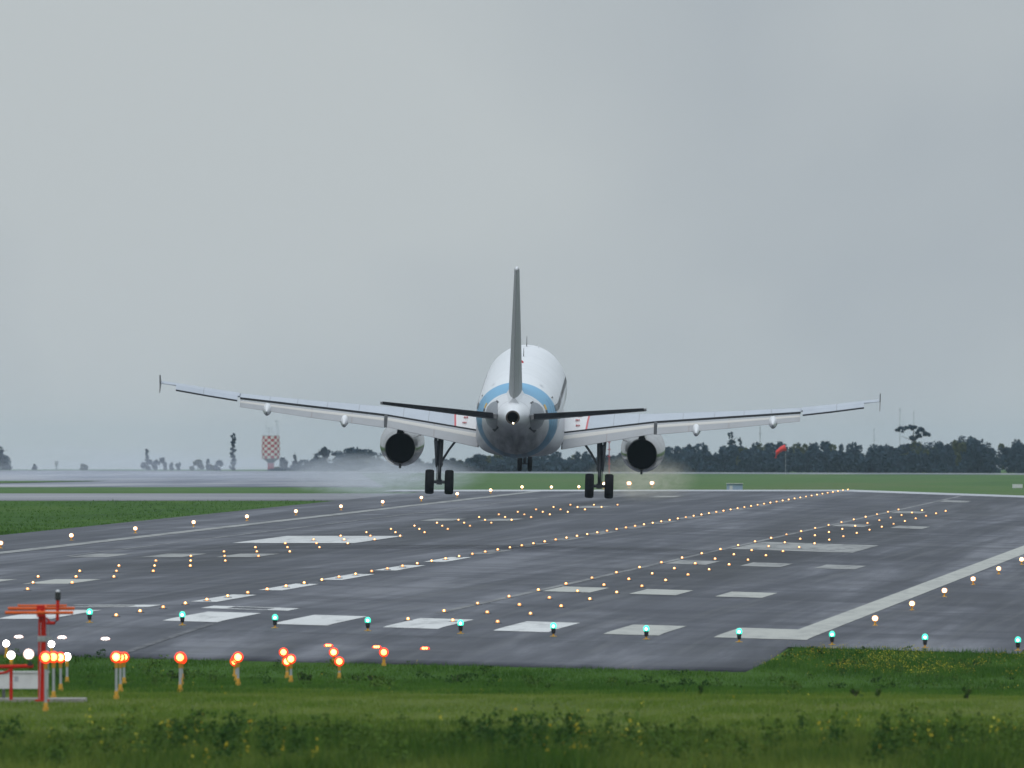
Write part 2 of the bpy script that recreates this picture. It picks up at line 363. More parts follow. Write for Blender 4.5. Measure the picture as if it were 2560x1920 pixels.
# ------------------------------------------------------------------ the setting
A_ = sorted(set([-200, 0, 150, 300, 400]+seq(440, 1900, 10)+seq(1900, 4200, 50)+seq(4200, 20000, 800)+[float(k) for k in _ka[2:]]))
B_ = sorted(set(seq(-1500, -300, 150)+seq(-300, -100, 10)+seq(-100, 20, 3)+seq(20, 100, 20)+seq(100, 1500, 200)+[C0]))
tag(sheet('ground', A_, B_, M['grass']), kind='structure')
tag(sheet('runway', seq(797, 1833, 8), seq(C0-30, C0, 3)+seq(C0, C0+30, 3)[1:], M['asphalt'], .05), kind='structure')
tag(sheet('blast_pad', seq(748, 796.99, 7), seq(-66, C0, 3)+seq(C0, -21, 3)[1:], M['asphalt'], .05, .10), kind='structure')
tag(sheet('taxiway', seq(1662, 1768, 8), seq(-420, C0-30.02, 20), M['taxi'], .05, .12), kind='structure')
tag(sheet('mirage_strip', seq(1800, 1833, 3), seq(-77, C0, 3)+seq(C0, 30, 3)[1:], M['concrete'], .066), kind='structure')  # added strip, stands in for the bright heat mirage along the crest
def apw(aa, bb):
    t = (aa-2255)/(4150-2255); w = (bb+700)/(600)   # b from -700..-100 -> edge slides left with distance
    return aa, bb-(w.clip(0, 1))*85*t
tag(sheet('apron', seq(2255, 4150, 50), seq(-700, -96, 25), M['apron'], .05, .1, warp=apw), kind='structure')
tag(sheet('verge', seq(2330, 2720, 40), seq(-420, -146, 12), M['grass'], .10), kind='structure')
tag(sheet('perimeter_road', seq(3950, 4180, 50), seq(-180, 60, 12), M['apron'], .05, .1), kind='structure')

# markings: thin sheets in one object per kind of marking
def marks(name, quads, m, dz=.062):
    V = []; F = []
    for (a0, a1, b0, b1) in quads:
        A = seq(a0, a1, 4); B = seq(b0, b1, 2)
        n0 = len(V)
        for a in A:
            for b in B: V.append((b, a, float(gz(a, b))+dz))
        nb = len(B)
        for i in range(len(A)-1):
            for j in range(nb-1): q = n0+i*nb+j; F.append((q, q+1, q+nb+1, q+nb))
    o = npmesh(name, np.array(V), np.array(F), m); o.rotation_euler = (0, 0, -TH); return tag(o, kind='structure')
Q = []
for k in range(6):
    b = C0+1.8+3.6*k; Q.append((811, 841, b, b+1.8 if k < 5 else -21.76)); b = C0-1.8-3.6*k; Q.append((811, 841, b-1.8, b))
marks('threshold_stripes', [q for q in Q if q[2] < -28], M['paint']); marks('dull_threshold_stripes', [q for q in Q if q[2] >= -28], M['paint_dull'])
marks('right_edge_line', [(811, 1826, -21.8, -20.75)], M['paint_dull'], .064)
marks('left_edge_line', [(811, 1826, 2*C0+21.1, 2*C0+22.0)], M['paint_mid'], .064)
marks('centreline_dashes', [(874+50*k, 904+50*k, C0-.45, C0+.45) for k in range(5)], M['paint'])
marks('worn_centreline_dashes', [(874+50*k, 904+50*k, C0-.45, C0+.45) for k in range(5, 19)], M['paint_worn'])
Q = []
for a, n in ((953, 3), (1103, 3), (1403, 2), (1553, 1), (1703, 1)):
    for k in range(n):
        b = C0+9.08+3.3*k; Q.append((a, a+22.5, b, b+1.8)); b = C0-9.08-3.3*k; Q.append((a, a+22.5, b-1.8, b))
marks('touchdown_bars', Q[:6], M['paint_dull']); marks('worn_touchdown_bars', Q[6:], M['paint_mid'])
marks('left_aiming_bar', [(1203, 1260, C0-15, C0-9.08)], M['paint']); marks('right_aiming_bar', [(1203, 1260, C0+9.08, C0+15)], M['paint_mid'])
# runway designator digits 3 and 0 built of strokes (9 m tall)
dg = []
def stroke(a0, a1, b0, b1): dg.append((852+a0, 852+a1, b0, b1))
bl = C0-3.6
stroke(0, 1.5, bl-.2, bl+2.0); stroke(7.5, 9, bl-.2, bl+2.0); stroke(3.9, 5.1, bl+.5, bl+2.0); stroke(0, 9, bl+2.01, bl+2.8)
br = C0+1.0
stroke(0, 9, br, br+.8); stroke(0, 9, br+2.2, br+3.0); stroke(0, 1.5, br+.81, br+2.19); stroke(7.5, 9, br+.81, br+2.19)
marks('runway_number', dg, M['paint'])
# faint old line on the blast pad (taxi guidance)
marks('faded_guide_line', [(752, 808, -40.1, -39.85)], M['paint_old'])
marks('faded_joint_lines', [(860, 1800, -34.9+.0, -34.6), (1110, 1800, C0-18, C0-17.8)], M['paint_worn'], .060)

# ------------------------------------------------------------------ lights
def inset_proto():
    t = empty('inset_light')
    MB().lathe([(.16, 0), (.15, .02), (.12, .03)], n=16).build('housing', M['fixture'], t)
    MB().lathe([(.055, .03), (.06, .06), (.05, .10), (.02, .115)], n=12).build('lens', M['warm'], t)
    b = MB().lathe([(.03, -.004), (.028, .004)], (0, -.058, .075), 'y', 10).build('bulb', M['warmcore'], t)
    return t
inset = inset_proto()
first = [True]
def place(proto, a, b, label, cat, group, dz=.05, used=set(), z=None):
    o = proto if proto.name not in used else copy_tree(proto)
    used.add(proto.name)
    o.location = world_pt(a, b, dz)
    o.rotation_euler = (0, 0, -TH)
    return tag(o, label, cat, group)
def ordinal(n):
    return '%d%s' % (n, 'th' if 10 <= n % 100 <= 20 else {1: 'st', 2: 'nd', 3: 'rd'}.get(n % 10, 'th'))
for i in range(68):
    a = 816+15*i+(.45 if i else 0)
    lab = 'warm centreline light set in the asphalt, '+('nearest of the line' if i == 0 else 'farthest of the line' if i == 67 else ordinal(i+1)+' from the near end')
    place(inset, 816.4+15*i, C0+.0, lab, 'runway light', 'centreline lights')
for side, sb, n in (('right', 1, 26), ('left', -1, 26)):
    for r in range(n):
        a = 832.2+30*r
        for k in range(3):
            b = C0+sb*(8.94+1.5*k)
            X = a*S_+b*C_; px = X/(a*C_)*53748
            if px < -1112: continue
            lab = '%s light in the %s row of three, %s touchdown zone' % (('inner', 'middle', 'outer')[k], 'nearest' if r == 0 else 'farthest' if r == n-1 else ordinal(r+1), side)
            place(inset, a, b, lab, 'runway light', 'touchdown zone lights')
def edge_proto():
    t = empty('runway_edge_light')
    MB().lathe([(.10, 0), (.10, .015), (.035, .03), (.035, .14), (.07, .16)], n=14).build('stem', M['fixyellow'], t)
    MB().lathe([(.06, .16), (.095, .19), (.11, .25), (.095, .31), (.04, .345)], n=16).build('glass_dome', M['edge'], t)
    MB().lathe([(.072, -.004), (.05, -.012), (.01, -.016)], (0, -.102, .25), 'y', 12).build('bulb', M['edgecore'], t)
    return t
edge = edge_proto()
for i in range(6):
    place(edge, 862.7+60*i, -19.7, 'white runway edge light on the right shoulder, '+('nearest of the line' if i == 0 else ordinal(i+1)+' from the near end'), 'runway light', 'right edge lights')
for i in range(18):
    e_o = place(edge, 1104.2+60*i, -67.56, 'white runway edge light along the left shoulder, '+('leftmost, cut by the frame' if i == 0 else 'farthest of the line' if i == 17 else ordinal(i)+' from the left edge' if i < 11 else ordinal(18-i)+' from the far end'), 'runway light', 'left edge lights')
    if i > 14: e_o.scale = (2, 2, 1.7)
def green_proto():
    t = empty('threshold_light')
    MB().lathe([(.12, 0), (.12, .015), (.03, .03), (.03, .09)], n=12).build('stem', M['fixyellow'], t)
    MB().lathe([(.05, .09), (.062, .12), (.07, .20), (.082, .27)], n=14).build('housing', M['fixture'], t)
    MB().lathe([(.080, .262), (.10, .31), (.095, .38), (.065, .43), (.02, .45)], n=14).build('green_glass', M['green'], t)
    MB().lathe([(.045, -.004), (.04, .004)], (0, -.099, .335), 'y', 12).build('bulb', M['greencore'], t)
    return t
green = green_proto()
for k in range(-1, 10):
    names = {-1: 'leftmost, half cut by the frame', 9: 'rightmost, at the frame edge'}
    place(green, 803, -40.725+3*k, 'green threshold light, '+names.get(k, ordinal(k+2)+' from the left'), 'threshold light', 'green threshold lights', .05)

def approach(Htop, a, b, kind, flush=False):
    base = world_pt(a, b, .03); ztop = EYE-Htop; h = ztop-base.z
    lampm, corem = (M['redlamp'], M['redcore']) if kind == 'red' else (M['whitelamp'], M['whitecore'])
    t = empty('approach_light', base, (0, 0, -TH))
    if flush:
        MB().lathe([(.17, 0), (.16, .025), (.13, .035)], n=16).build('housing', M['fixture'], t)
        MB().lathe([(.10, .03), (.11, .06), (.085, .10), (.03, .115)], n=12, sx=1.35).build('lens', lampm, t)
        if 1:
            for sx in (-.06, 0, .06): MB().lathe([(.03, -.004), (.025, .004)], (sx, -.112, .07), 'y', 10).build('bulb', corem, t)
        return t
    p = MB(); p.tube([(0, 0, .06), (0, 0, h-.26)], .034, 10); p.build('pole', M['polegrey'], t)
    q = MB(); q.box((0, 0, .03), (.13, .13, .09)); q.lathe([(.04, .05), (.05, .14), (.04, .18)], n=10); q.build('base_bracket', M['fixyellow'], t)
    c = MB(); c.lathe([(.036, h-.27), (.044, h-.25), (.044, h-.16), (.055, h-.12)], n=12); c.build('collar', M['fixyellow'], t)
    r = .14 if kind == 'red' else .10
    hd = MB(); hd.lathe([(.03, .14), (.075, .11), (r*.9, .04), (r, -.03), (r, -.045)], (0, 0, h), 'y', 18); hd.build('lamp_head', M['fixyellow'], t)
    g = MB(); g.lathe([(r-.004, -.044), (r*.94, -.075), (r*.6, -.098), (.01, -.104)], (0, 0, h), 'y', 18); g.build('filter_glass', lampm, t)
    if 1:
        MB().lathe([(.100, -.086), (.07, -.110), (.005, -.116)], (0, 0, h), 'y', 14).build('bulb', corem, t)
    return t
HT = {563: 4.30, 593: 4.52, 623: 4.76, 653: 4.98, 683: 5.26, 713: 5.56, 743: 5.52, 773: 5.6}
ridx = 0
for a in (563, 593, 623, 653, 683, 713, 743, 773):
    for k, b in enumerate((-31.65, -33.15, -34.65)):
        x = 1106+53748*(a*S_+b*C_)/(a*C_-b*S_)
        if x < -5: continue
        t = approach(HT[a], a, b, 'red', a == 773)
        pos = ('right', 'middle', 'left')[k]
        lab = ('flush red light on the blast pad, %s of three' % pos) if a == 773 else \
              'red light on a pole, %s lamp of %s' % (pos, {563: 'row behind the red mast', 593: 'second row from the camera', 623: 'third row from the camera', 653: 'fourth row from the camera', 683: 'fifth row from the camera', 713: 'last row standing in grass', 743: 'row at the blast pad edge'}[a])
        tag(t, lab, 'approach light', 'red approach lights')
for a, b, ht, fl, lab in ((773, -41.6, 0, True, 'flush white light on the blast pad, rightmost of three'), (773, -42.95, 0, True, 'flush white light on the blast pad, middle of three'),
                     (773, -44.3, 0, True, 'flush white light on the blast pad, leftmost of three'),
                     (743, -41.6, 5.28, False, 'white light on a pole, just right of the red mast'), (743, -42.95, 5.26, False, 'white light on a pole near the left edge, upper of two'),
                     (653, -36.15, 4.97, False, 'white light on a pole right of the red lamps beside the mast'), (653, -37.62, 4.93, False, 'white light on a pole near the left edge, lower of two')):
    tag(approach(ht, a, b, 'white', fl), lab, 'approach light', 'white approach lights')

# ------------------------------------------------------------------ red antenna mast, left foreground
def mast():
    Y = 585.; k = Y/53748
    def W(x, y=None): return (x-1106)*k
    gzv = EYE-(1515-1010)*k
    t = empty('antenna_mast', (W(91), Y, gzv), (0, 0, 0), label='red mast with orange crossbars and a black capped side arm, left foreground', cat='antenna mast')
    def z(y): return (1515-y)*k
    def x(px): return (px-91)*k
    m = MB(); m.lathe([(.098, 0), (.09, z(1328))], n=20); m.box((0, 0, .02), (.34, .34, .04)); m.build('post', M['mastred'], t)
    m = MB(); m.box((-.03, 0, z(1320)), (.19, .42, .27)); m.box((.03, -.22, z(1320)), (.02, .02, .27)); m.build('head_box', M['mastred'], t)
    for dy, yy, x0, x1, hh in ((-.5, 1323.4, 12, 159, .075), (.15, 1314.8, 17, 161, .075), (1.3, 1309.0, 36, 142, .05)):
        m = MB(); m.tube([(x(x0), dy, z(yy)), (x(x1), dy, z(yy))], hh/2, 12); m.box(((x(x0)+x(x1))/2, dy+.05, z(yy)), (x(x1)-x(x0)-.04, .06, hh*.7)); m.build('crossbar', M['orange'], t)
    m = MB()
    for sx in (-.06, .06): m.tube([(sx, -.55, z(1322)), (sx, 1.35, z(1309))], .02, 8)
    m.build('boom', M['orange'], t)
    m = MB(); m.tube([(.1, 0, z(1346)), (x(118), 0, z(1346)), (x(124), 0, z(1340)), (x(125), 0, z(1296))], .04, 12)
    m.tube([(.1, 0, z(1334)), (.19, 0, z(1345))], .02, 8); m.build('side_arm', M['mastred'], t)
    m = MB(); m.lathe([(.05, z(1297)), (.066, z(1295)), (.066, z(1280)), (.05, z(1278))], (x(125), 0, 0), n=16); m.build('beacon_cap', M['fixture'], t)
    m = MB(); m.lathe([(.05, z(1278)), (.048, z(1276.5)), (.03, z(1274.5)), (.005, z(1274))], (x(125), 0, 0), n=14); m.build('beacon_glass', M['glass'], t)
    m = MB(); m.lathe([(.105, z(1386)), (.11, z(1384)), (.11, z(1376)), (.105, z(1374))], n=20); m.box((.17, 0, z(1379)), (.12, .06, .08)); m.build('clamp', M['polegrey'], t)
    m = MB(); m.tube([(-.03, -.13, z(1345)), (-.04, -.13, z(1440)), (-.06, -.13, .02)], .008, 6); m.tube([(.14, -.02, .02), (.15, -.02, z(1380)), (.13, -.02, z(1350))], .01, 6); m.build('cable', M['polegrey'], t)
    # low red outrigger carrying a white lamp
    return t
mast()
def outrigger():
    Y = 578.; k = Y/53748
    def P(x, y): return ((x-1106)*k, Y, EYE-(y-1010)*k)
    bx, by, bz = P(20, 1512)
    t = empty('lamp_stand', (bx, by, bz), label='low red stand holding a round white lamp beside the red mast', cat='lamp stand')
    def q(x, y): p = P(x, y); return (p[0]-bx, 0, p[2]-bz)
    m = MB(); m.tube([q(-40, 1441), q(72, 1439)], .045, 10); m.tube([q(-6, 1456), q(14, 1452), q(28, 1443)], .03, 8); m.tube([q(24, 1441), (q(24, 0)[0], 0, .0)], .04, 10); m.build('frame', M['mastred'], t)
    m = MB(); c = q(65, 1430); m.tube([(c[0], 0, c[2]-.11), (c[0], 0, c[2]+.02)], .035, 10); m.box((c[0], 0, c[2]-.06), (.12, .1, .05)); m.build('bracket', M['fixture'], t)
    c = q(62, 1413); m = MB(); m.lathe([(.03, .14), (.09, .10), (.125, 0), (.125, -.02)], c, 'y', 18); m.build('lamp_head', M['fixture'], t)
    m = MB(); m.lathe([(.12, -.02), (.115, -.05), (.07, -.075), (.005, -.085)], c, 'y', 18); m.build('lamp_glass', M['whitelamp'], t)
    m = MB(); m.lathe([(.085, -.072), (.06, -.088), (.005, -.092)], c, 'y', 16); m.build('bulb', M['whitecore'], t)
outrigger()
def cabinet():
    Y = 588.; k = Y/53748
    x0, x1 = (-90-1106)*k, (103-1106)*k; zt = EYE-(1453-1010)*k; zb = EYE-(1488-1010)*k; zg = EYE-(1513-1010)*k
    t = empty('equipment_box', ((x0+x1)/2, Y+.6, zg), label='long white equipment box on short legs behind the red mast', cat='equipment box')
    w = x1-x0
    m = MB(); m.box((0, 0, (zt+zb)/2-zg), (w, .7, zt-zb)); m.build('body', M['boxwhite'], t)
    m = MB(); m.box((0, 0, zt-zg+.012), (w+.06, .78, .03)); m.build('lid', M['boxwhite'], t)
    for sx in (-1, 0, 1):
        m = MB(); m.box((sx*(w/2-.12), .2, (zb-zg)/2), (.07, .07, zb-zg)); m.build('leg', M['polegrey'], t)
    m = MB(); m.box(((x0+x1)/2*0-w/2+.35+w*.48, -.355, (zt+zb)/2-zg+.04), (.10, .012, .12)); m.build('latch', M['polegrey'], t)
    s = MB(); s.box(((x0+185*k-1106*k)/2, Y+.3, zg-.02), (185*k-1106*k-x0, 3.2, .14)); o = s.build('concrete_slab', M['slab'])
    tag(o, kind='structure')
cabinet()

# ------------------------------------------------------------------ the airliner
def airfoil(n=10):
    ts = [.5*(1-math.cos(math.pi*i/n)) for i in range(n+1)]
    th = lambda t: 5*(.2969*math.sqrt(t)-.126*t-.3516*t*t+.2843*t**3-.1036*t**4)
    up = [(t, th(t)) for t in ts]; lo = [(t, -th(t)*.75) for t in ts[1:-1]][::-1]
    return up, lo
def sec(LE, TE, thick, te=.02, ax=Vector((0, 0, 1))):
    LE, TE = Vector(LE), Vector(TE); up, lo = airfoil(); r = []
    for t, z in up: r.append(LE.lerp(TE, t)+ax*(z*thick+te*.5*t))
    for t, z in lo: r.append(LE.lerp(TE, t)+ax*(z*thick-te*.5*t))
    r.append(TE-ax*te*.5)
    return r[:len(up)]+[r[-1]]+r[len(up):-1]
def ring_ell(y, zc, rw, rh, n=48, p=2.):
    o = []
    for j in range(n):
        a = 2*math.pi*j/n; c, s = math.cos(a), math.sin(a)
        o.append(Vector((rw*math.copysign(abs(c)**(2/p), c), y, zc+rh*math.copysign(abs(s)**(2/p), s))))
    return o
Yp = 1182.
plane = empty('passenger_jet', ((1121-1106)/53748*Yp, Yp, EYE-(1072-1010)*Yp/53748), label='white twin engine passenger jet with a blue tail band landing just above the runway', cat='airplane')
yaw, pitch, bank = -.0195, R(4.1), -.0258
# bank: right wing down; pitch: nose up; heading to the right
plane.rotation_mode = 'QUATERNION'
plane.rotation_quaternion = (Matrix.Rotation(-bank, 3, 'Y') @ Matrix.Rotation(yaw, 3, 'Z') @ Matrix.Rotation(pitch, 3, 'X')).to_quaternion()
ZC = 4.39
st = [(17.7, 3.69, .04, .04), (17.45, 3.74, .35, .33), (17.0, 3.81, .68, .66), (16.2, 3.97, 1.1, 1.1), (15.2, 4.15, 1.45, 1.5), (14., 4.29, 1.72, 1.83), (12.5, 4.37, 1.92, 2.02), (11, ZC, 1.975, 2.07)]
st += [(y, ZC, 1.975, 2.07) for y in np.linspace(10, -6.0, 18)]
def aft(y, top, bot, rw): st.append((y, (top+bot)/2, rw, (top-bot)/2))
for a_ in ((-7.3, 6.45, 2.34, 1.97), (-8.6, 6.43, 2.43, 1.955), (-10, 6.37, 2.62, 1.90), (-11.3, 6.29, 2.87, 1.81), (-12.6, 6.19, 3.15, 1.66), (-13.9, 6.08, 3.47, 1.47), (-15.2, 5.97, 3.80, 1.24), (-16.5, 5.85, 4.13, .98), (-17.5, 5.75, 4.36, .77), (-18.4, 5.64, 4.56, .57), (-19.2, 5.53, 4.72, .42), (-19.75, 5.45, 4.80, .335)): aft(*a_)
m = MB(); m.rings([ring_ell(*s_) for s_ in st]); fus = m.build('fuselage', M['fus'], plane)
m = MB(); m.rings([ring_ell(-19.74, 5.125, .335, .325), ring_ell(-19.98, 5.13, .315, .31), ring_ell(-19.98, 5.13, .26, .255), ring_ell(-19.6, 5.13, .25, .25)], cap=False); m.build('tailcone_nozzle', M['soot_shade'], fus)
m = MB(); m.rings([ring_ell(-19.80, 5.13, .255, .25, 24), ring_ell(-19.79, 5.13, .255, .25, 24)]); m.cur = 0; m.build('exhaust_opening', M['black'], fus)
m = MB(); m.lathe([(.035, -.03), (.03, .03)], (.03, -20.0, 4.87), 'y', 10); m.build('tail_lamp', M['taill'], fus)
m = MB(); m.lathe([(.05, 0), (.02, .14)], (-.36, -18.6, 5.30), 'z', 8); m.build('pressure_port', M['darkgrey'], fus)
# small aerials on the crown
for (x, y, h) in ((.0, 3.2, .42), (.0, 10.3, .5), (.55, 11., .12)):
    m = MB(); m.rings([[Vector((x-.02, y+.15, 6.35)), Vector((x+.02, y+.15, 6.35)), Vector((x+.02, y-.2, 6.35)), Vector((x-.02, y-.2, 6.35))], [Vector((x-.008, y-.05, 6.45+h)), Vector((x+.008, y-.05, 6.45+h)), Vector((x+.008, y-.2, 6.45+h)), Vector((x-.008, y-.2, 6.45+h))]])
    m.build('aerial', M['white' if h < .2 else 'darkgrey'], fus, smooth=False)
m = MB(); m.lathe([(.11, 6.42), (.09, 6.52), (.02, 6.58)], (.0, -1.5, 0), 'z', 12); m.build('beacon', M['red'], fus)
# fittings drawn on the skin: aft doors, slot plates, yellow marks
def skin_pt(y, ang, off=.015):
    ys = [s_[0] for s_ in st][::-1]
    f = lambda k: float(np.interp(y, ys, [s_[k] for s_ in st][::-1]))
    zc, rw, rh = f(1), f(2), f(3)
    return Vector(((rw+off)*math.cos(ang), y, zc+(rh+off)*math.sin(ang)))
def skin_patch(y0, y1, a0, a1, name, m_, nu=6, nv=6, shape=None, off=.012):
    mb = MB(); rows = []
    for i in range(nu+1):
        u = i/nu; y = y0+(y1-y0)*u; w = 1. if shape is None else shape(u)
        mid = (a0+a1)/2; rows.append([skin_pt(y, mid+(a0-mid+(a1-a0)*j/nv)*w, off) for j in range(nv+1)])
    inner = [[p*1. for p in r] for r in rows]
    vs = [p for r in rows for p in r]; fs = [(i*(nv+1)+j, i*(nv+1)+j+1, (i+1)*(nv+1)+j+1, (i+1)*(nv+1)+j) for i in range(nu) for j in range(nv)]
    mb.add(vs, fs)
    return mb.build(name, m_, fus)
for s in (1, -1):
    def A(deg): return R(deg) if s > 0 else R(180-deg)
    tear = lambda u: max(.02, math.sin(math.pi*min(1, u*1.0))**.6)
    skin_patch(-14.2, -17.7, A(40), A(-40), 'slot_plate', M['plate'], 10, 10, tear, off=.02)
    skin_patch(-13.5, -14.0, A(26), A(15), 'yellow_mark', M['yellow'])
    skin_patch(-13.5, -14.0, A(14), A(8), 'dark_mark', M['darkgrey'])
    # rear door outline
    for (ya, yb, d0, d1) in ((-11.55, -11.59, -24, 34), (-12.35, -12.39, -24, 34)):
        skin_patch(ya, yb, A(d0), A(d1), 'door_seam', M['darkgrey'], 1, 10)
    skin_patch(-10.1, -10.4, A(56), A(51), 'vent', M['white'], off=.05)
    # window row along the cabin side: one strip of panes
    mb = MB()
    for q in range(44):
        y1 = 12.2-q*.53
        if -2.0 > y1 > -2.3: continue
        vs = [skin_pt(y, A(g), .012) for y, g in ((y1, 9.5), (y1-.23, 9.5), (y1-.23, 18.5), (y1, 18.5))]; mb.add(vs, [(0, 1, 2, 3)])
    mb.build('window_row', M['darkgrey'], fus)
    for yd in (13.6, -9.6):
        for (ya, yb, d0, d1) in ((yd, yd-.035, -20, 30), (yd-.82, yd-.855, -20, 30), (yd, yd-.85, 29, 31)): skin_patch(ya, yb, A(d0), A(d1), 'door_seam', M['darkgrey'], 2, 10)
    skin_patch(-15.6, -16.4, A(44), A(38), 'slot_gap', M['darkgrey'], 4, 4)
    skin_patch(-15.0, -16.6, A(-36), A(-44), 'slot_gap', M['darkgrey'], 4, 4)
# belly fairing
m = MB(); m.rings([ring_ell(y, z, w, h, 48, p) for y, z, w, h, p in ((7.2, 3.3, 1.5, .9, 2.4), (6.2, 3.25, 1.85, 1.08, 2.8), (4.5, 3.25, 2.03, 1.2, 3.2), (1, 3.25, 2.08, 1.22, 3.4), (-2.5, 3.25, 2.06, 1.17, 3.2), (-4.6, 3.3, 1.9, 1.08, 2.8), (-6.2, 3.4, 1.55, .92, 2.4), (-7.4, 3.5, 1.1, .75, 2.2))])
m.build('belly_fairing', M['belly'], plane)
# fin and rudder
def vsec(LE, TE, th): return sec(LE, TE, th, .02, Vector((1, 0, 0)))
fr = [(5.85, -12.6, -18.55, .60), (12.32, -17.75, -19.75, .20)]
def finpt(z):
    t = (z-5.9)/(12.02-5.9); return -12.9+(-17.75+12.9)*t, -18.45+(-19.75+18.45)*t, .62+(.21-.62)*t
m = MB(); rs = []
def fin_rings(lo, hi, z0, z1, n=8, tec=.6):
    rs = []
    for z in np.linspace(z0, z1, n):
        le, te, th = finpt(z); pts = []
        tt = np.linspace(lo, hi, 9)
        f = lambda t: 5*(.2969*math.sqrt(max(t, 0))-.126*t-.3516*t*t+.2843*t**3-.1036*t**4)*th+.012
        for t in tt: pts.append(Vector((f(t), le+(te-le)*t, z)))
        for t in tt[::-1]: pts.append(Vector((-f(t), le+(te-le)*t, z)))
        rs.append(pts)
    return rs
fin = MB().rings(fin_rings(0, .70, 5.5, 12.0)).build('tail_fin', M['tailgrey'], plane)
MB().rings(fin_rings(.705, 1., 5.92, 11.97)).build('rudder', M['tailgrey'], fin)
m = MB(); m.rings([[Vector((x, y, z)) for x, y in ((.05, -18.1), (.05, -19.7), (-.05, -19.7), (-.05, -18.1))] for z in (12.003, 12.08)]); m.build('fin_cap', M['white'], fin)
# dorsal fillet
m = MB(); m.rings([[Vector((.25, -12.2, 6.12)), Vector((-.25, -12.2, 6.12)), Vector((0, -12.2, 6.2))], [Vector((.62, -15, 5.6)), Vector((-.62, -15, 5.6)), Vector((0, -15, 6.6))], [Vector((.42, -17.9, 5.4)), Vector((-.42, -17.9, 5.4)), Vector((0, -18.1, 6.0))]]); m.build('fin_fillet', M['white'], fin)
# tailplane (trimmed leading edge down)
for s in (-1, 1):
    def stab_rings(lo, hi, b0, b1, droop=0., n=6):
        rs = []
        for b in np.linspace(b0, b1, n):
            t = (b-.9)/(6.22-.9); le = -15.2-2.85*t; te = -18.6-.85*t; zt = 5.08+.55*t; ch = le-te; zl = zt-.075*ch; th = .085*ch
            pts = []; tt = np.linspace(lo, hi, 9)
            f = lambda q: 5*(.2969*math.sqrt(max(q, 0))-.126*q-.3516*q*q+.2843*q**3-.1036*q**4)*th+.014
            for sg in (1, -1):
                for q in (tt if sg > 0 else tt[::-1]):
                    dz = droop*max(0, (q-.68))*ch
                    pts.append(Vector((s*b, le+(te-le)*q, zl+(zt-zl)*q+sg*f(q)+dz)))
            rs.append(pts)
        return rs
    stb = MB().rings(stab_rings(0, .68, .35, 6.22)).build('tailplane', M['tailgrey'], plane)
    MB().rings(stab_rings(.685, 1., .95, 6.1, .13)).build('elevator', M['darkgrey'], stb)
# wings
WS = [(.8, (5.9, 3.15), (.75, 2.95), .95), (1.95, (5.4, 3.28), (.6, 3.05), .85), (6.4, (3.1, 3.72), (.25, 3.71), .42), (10., (1.2, 4.10), (-.95, 4.12), .31), (13.3, (-.5, 4.49), (-2.1, 4.50), .235)]
WO = [(13.32, (-.5, 4.51), (-2.40, 4.585), .235), (15., (-1.38, 4.80), (-2.88, 4.85), .19), (16.35, (-2.1, 5.06), (-3.28, 5.09), .15), (17.0, (-2.5, 5.20), (-3.95, 5.20), .10)]
def wsec(s, w, te=.05):
    b, LE, TE, th = w; return sec((s*b, LE[0], LE[1]), (s*b, TE[0], TE[1]), th, te)
def interp_sec(lst, b):
    for p, q in zip(lst, lst[1:]):
        if p[0] <= b <= q[0]:
            t = (b-p[0])/(q[0]-p[0]); L = lambda u, v: u+(v-u)*t
            return (b, (L(p[1][0], q[1][0]), L(p[1][1], q[1][1])), (L(p[2][0], q[2][0]), L(p[2][1], q[2][1])), L(p[3], q[3]))
FL = [(2.02, (.62, 2.97), (-.62, 2.33)), (6.33, (.30, 3.60), (-.62, 3.18)), (6.5, (.22, 3.60), (-.75, 3.16)), (10., (-1.05, 4.0), (-1.75, 3.62)), (13.28, (-2.15, 4.38), (-2.75, 4.10))]
def flap_ring(s, b, LE, TE):
    LE = Vector((s*b, *LE)); TE = Vector((s*b, *TE)); d = TE-LE; c = d.length; u = d.normalized(); nrm = Vector((0, u.z, -u.y)) if False else Vector((0, -u.z, u.y))
    if nrm.z < 0: nrm = -nrm
    up = [(0, 0), (.04, .055), (.14, .10), (.30, .115), (.34, .125), (.47, .105), (.51, .085), (.75, .05), (1., .008)]
    lo = [(1., -.008), (.6, -.035), (.25, -.055), (.05, -.045)]
    return [LE+u*c*t+nrm*c*h for t, h in up+lo]
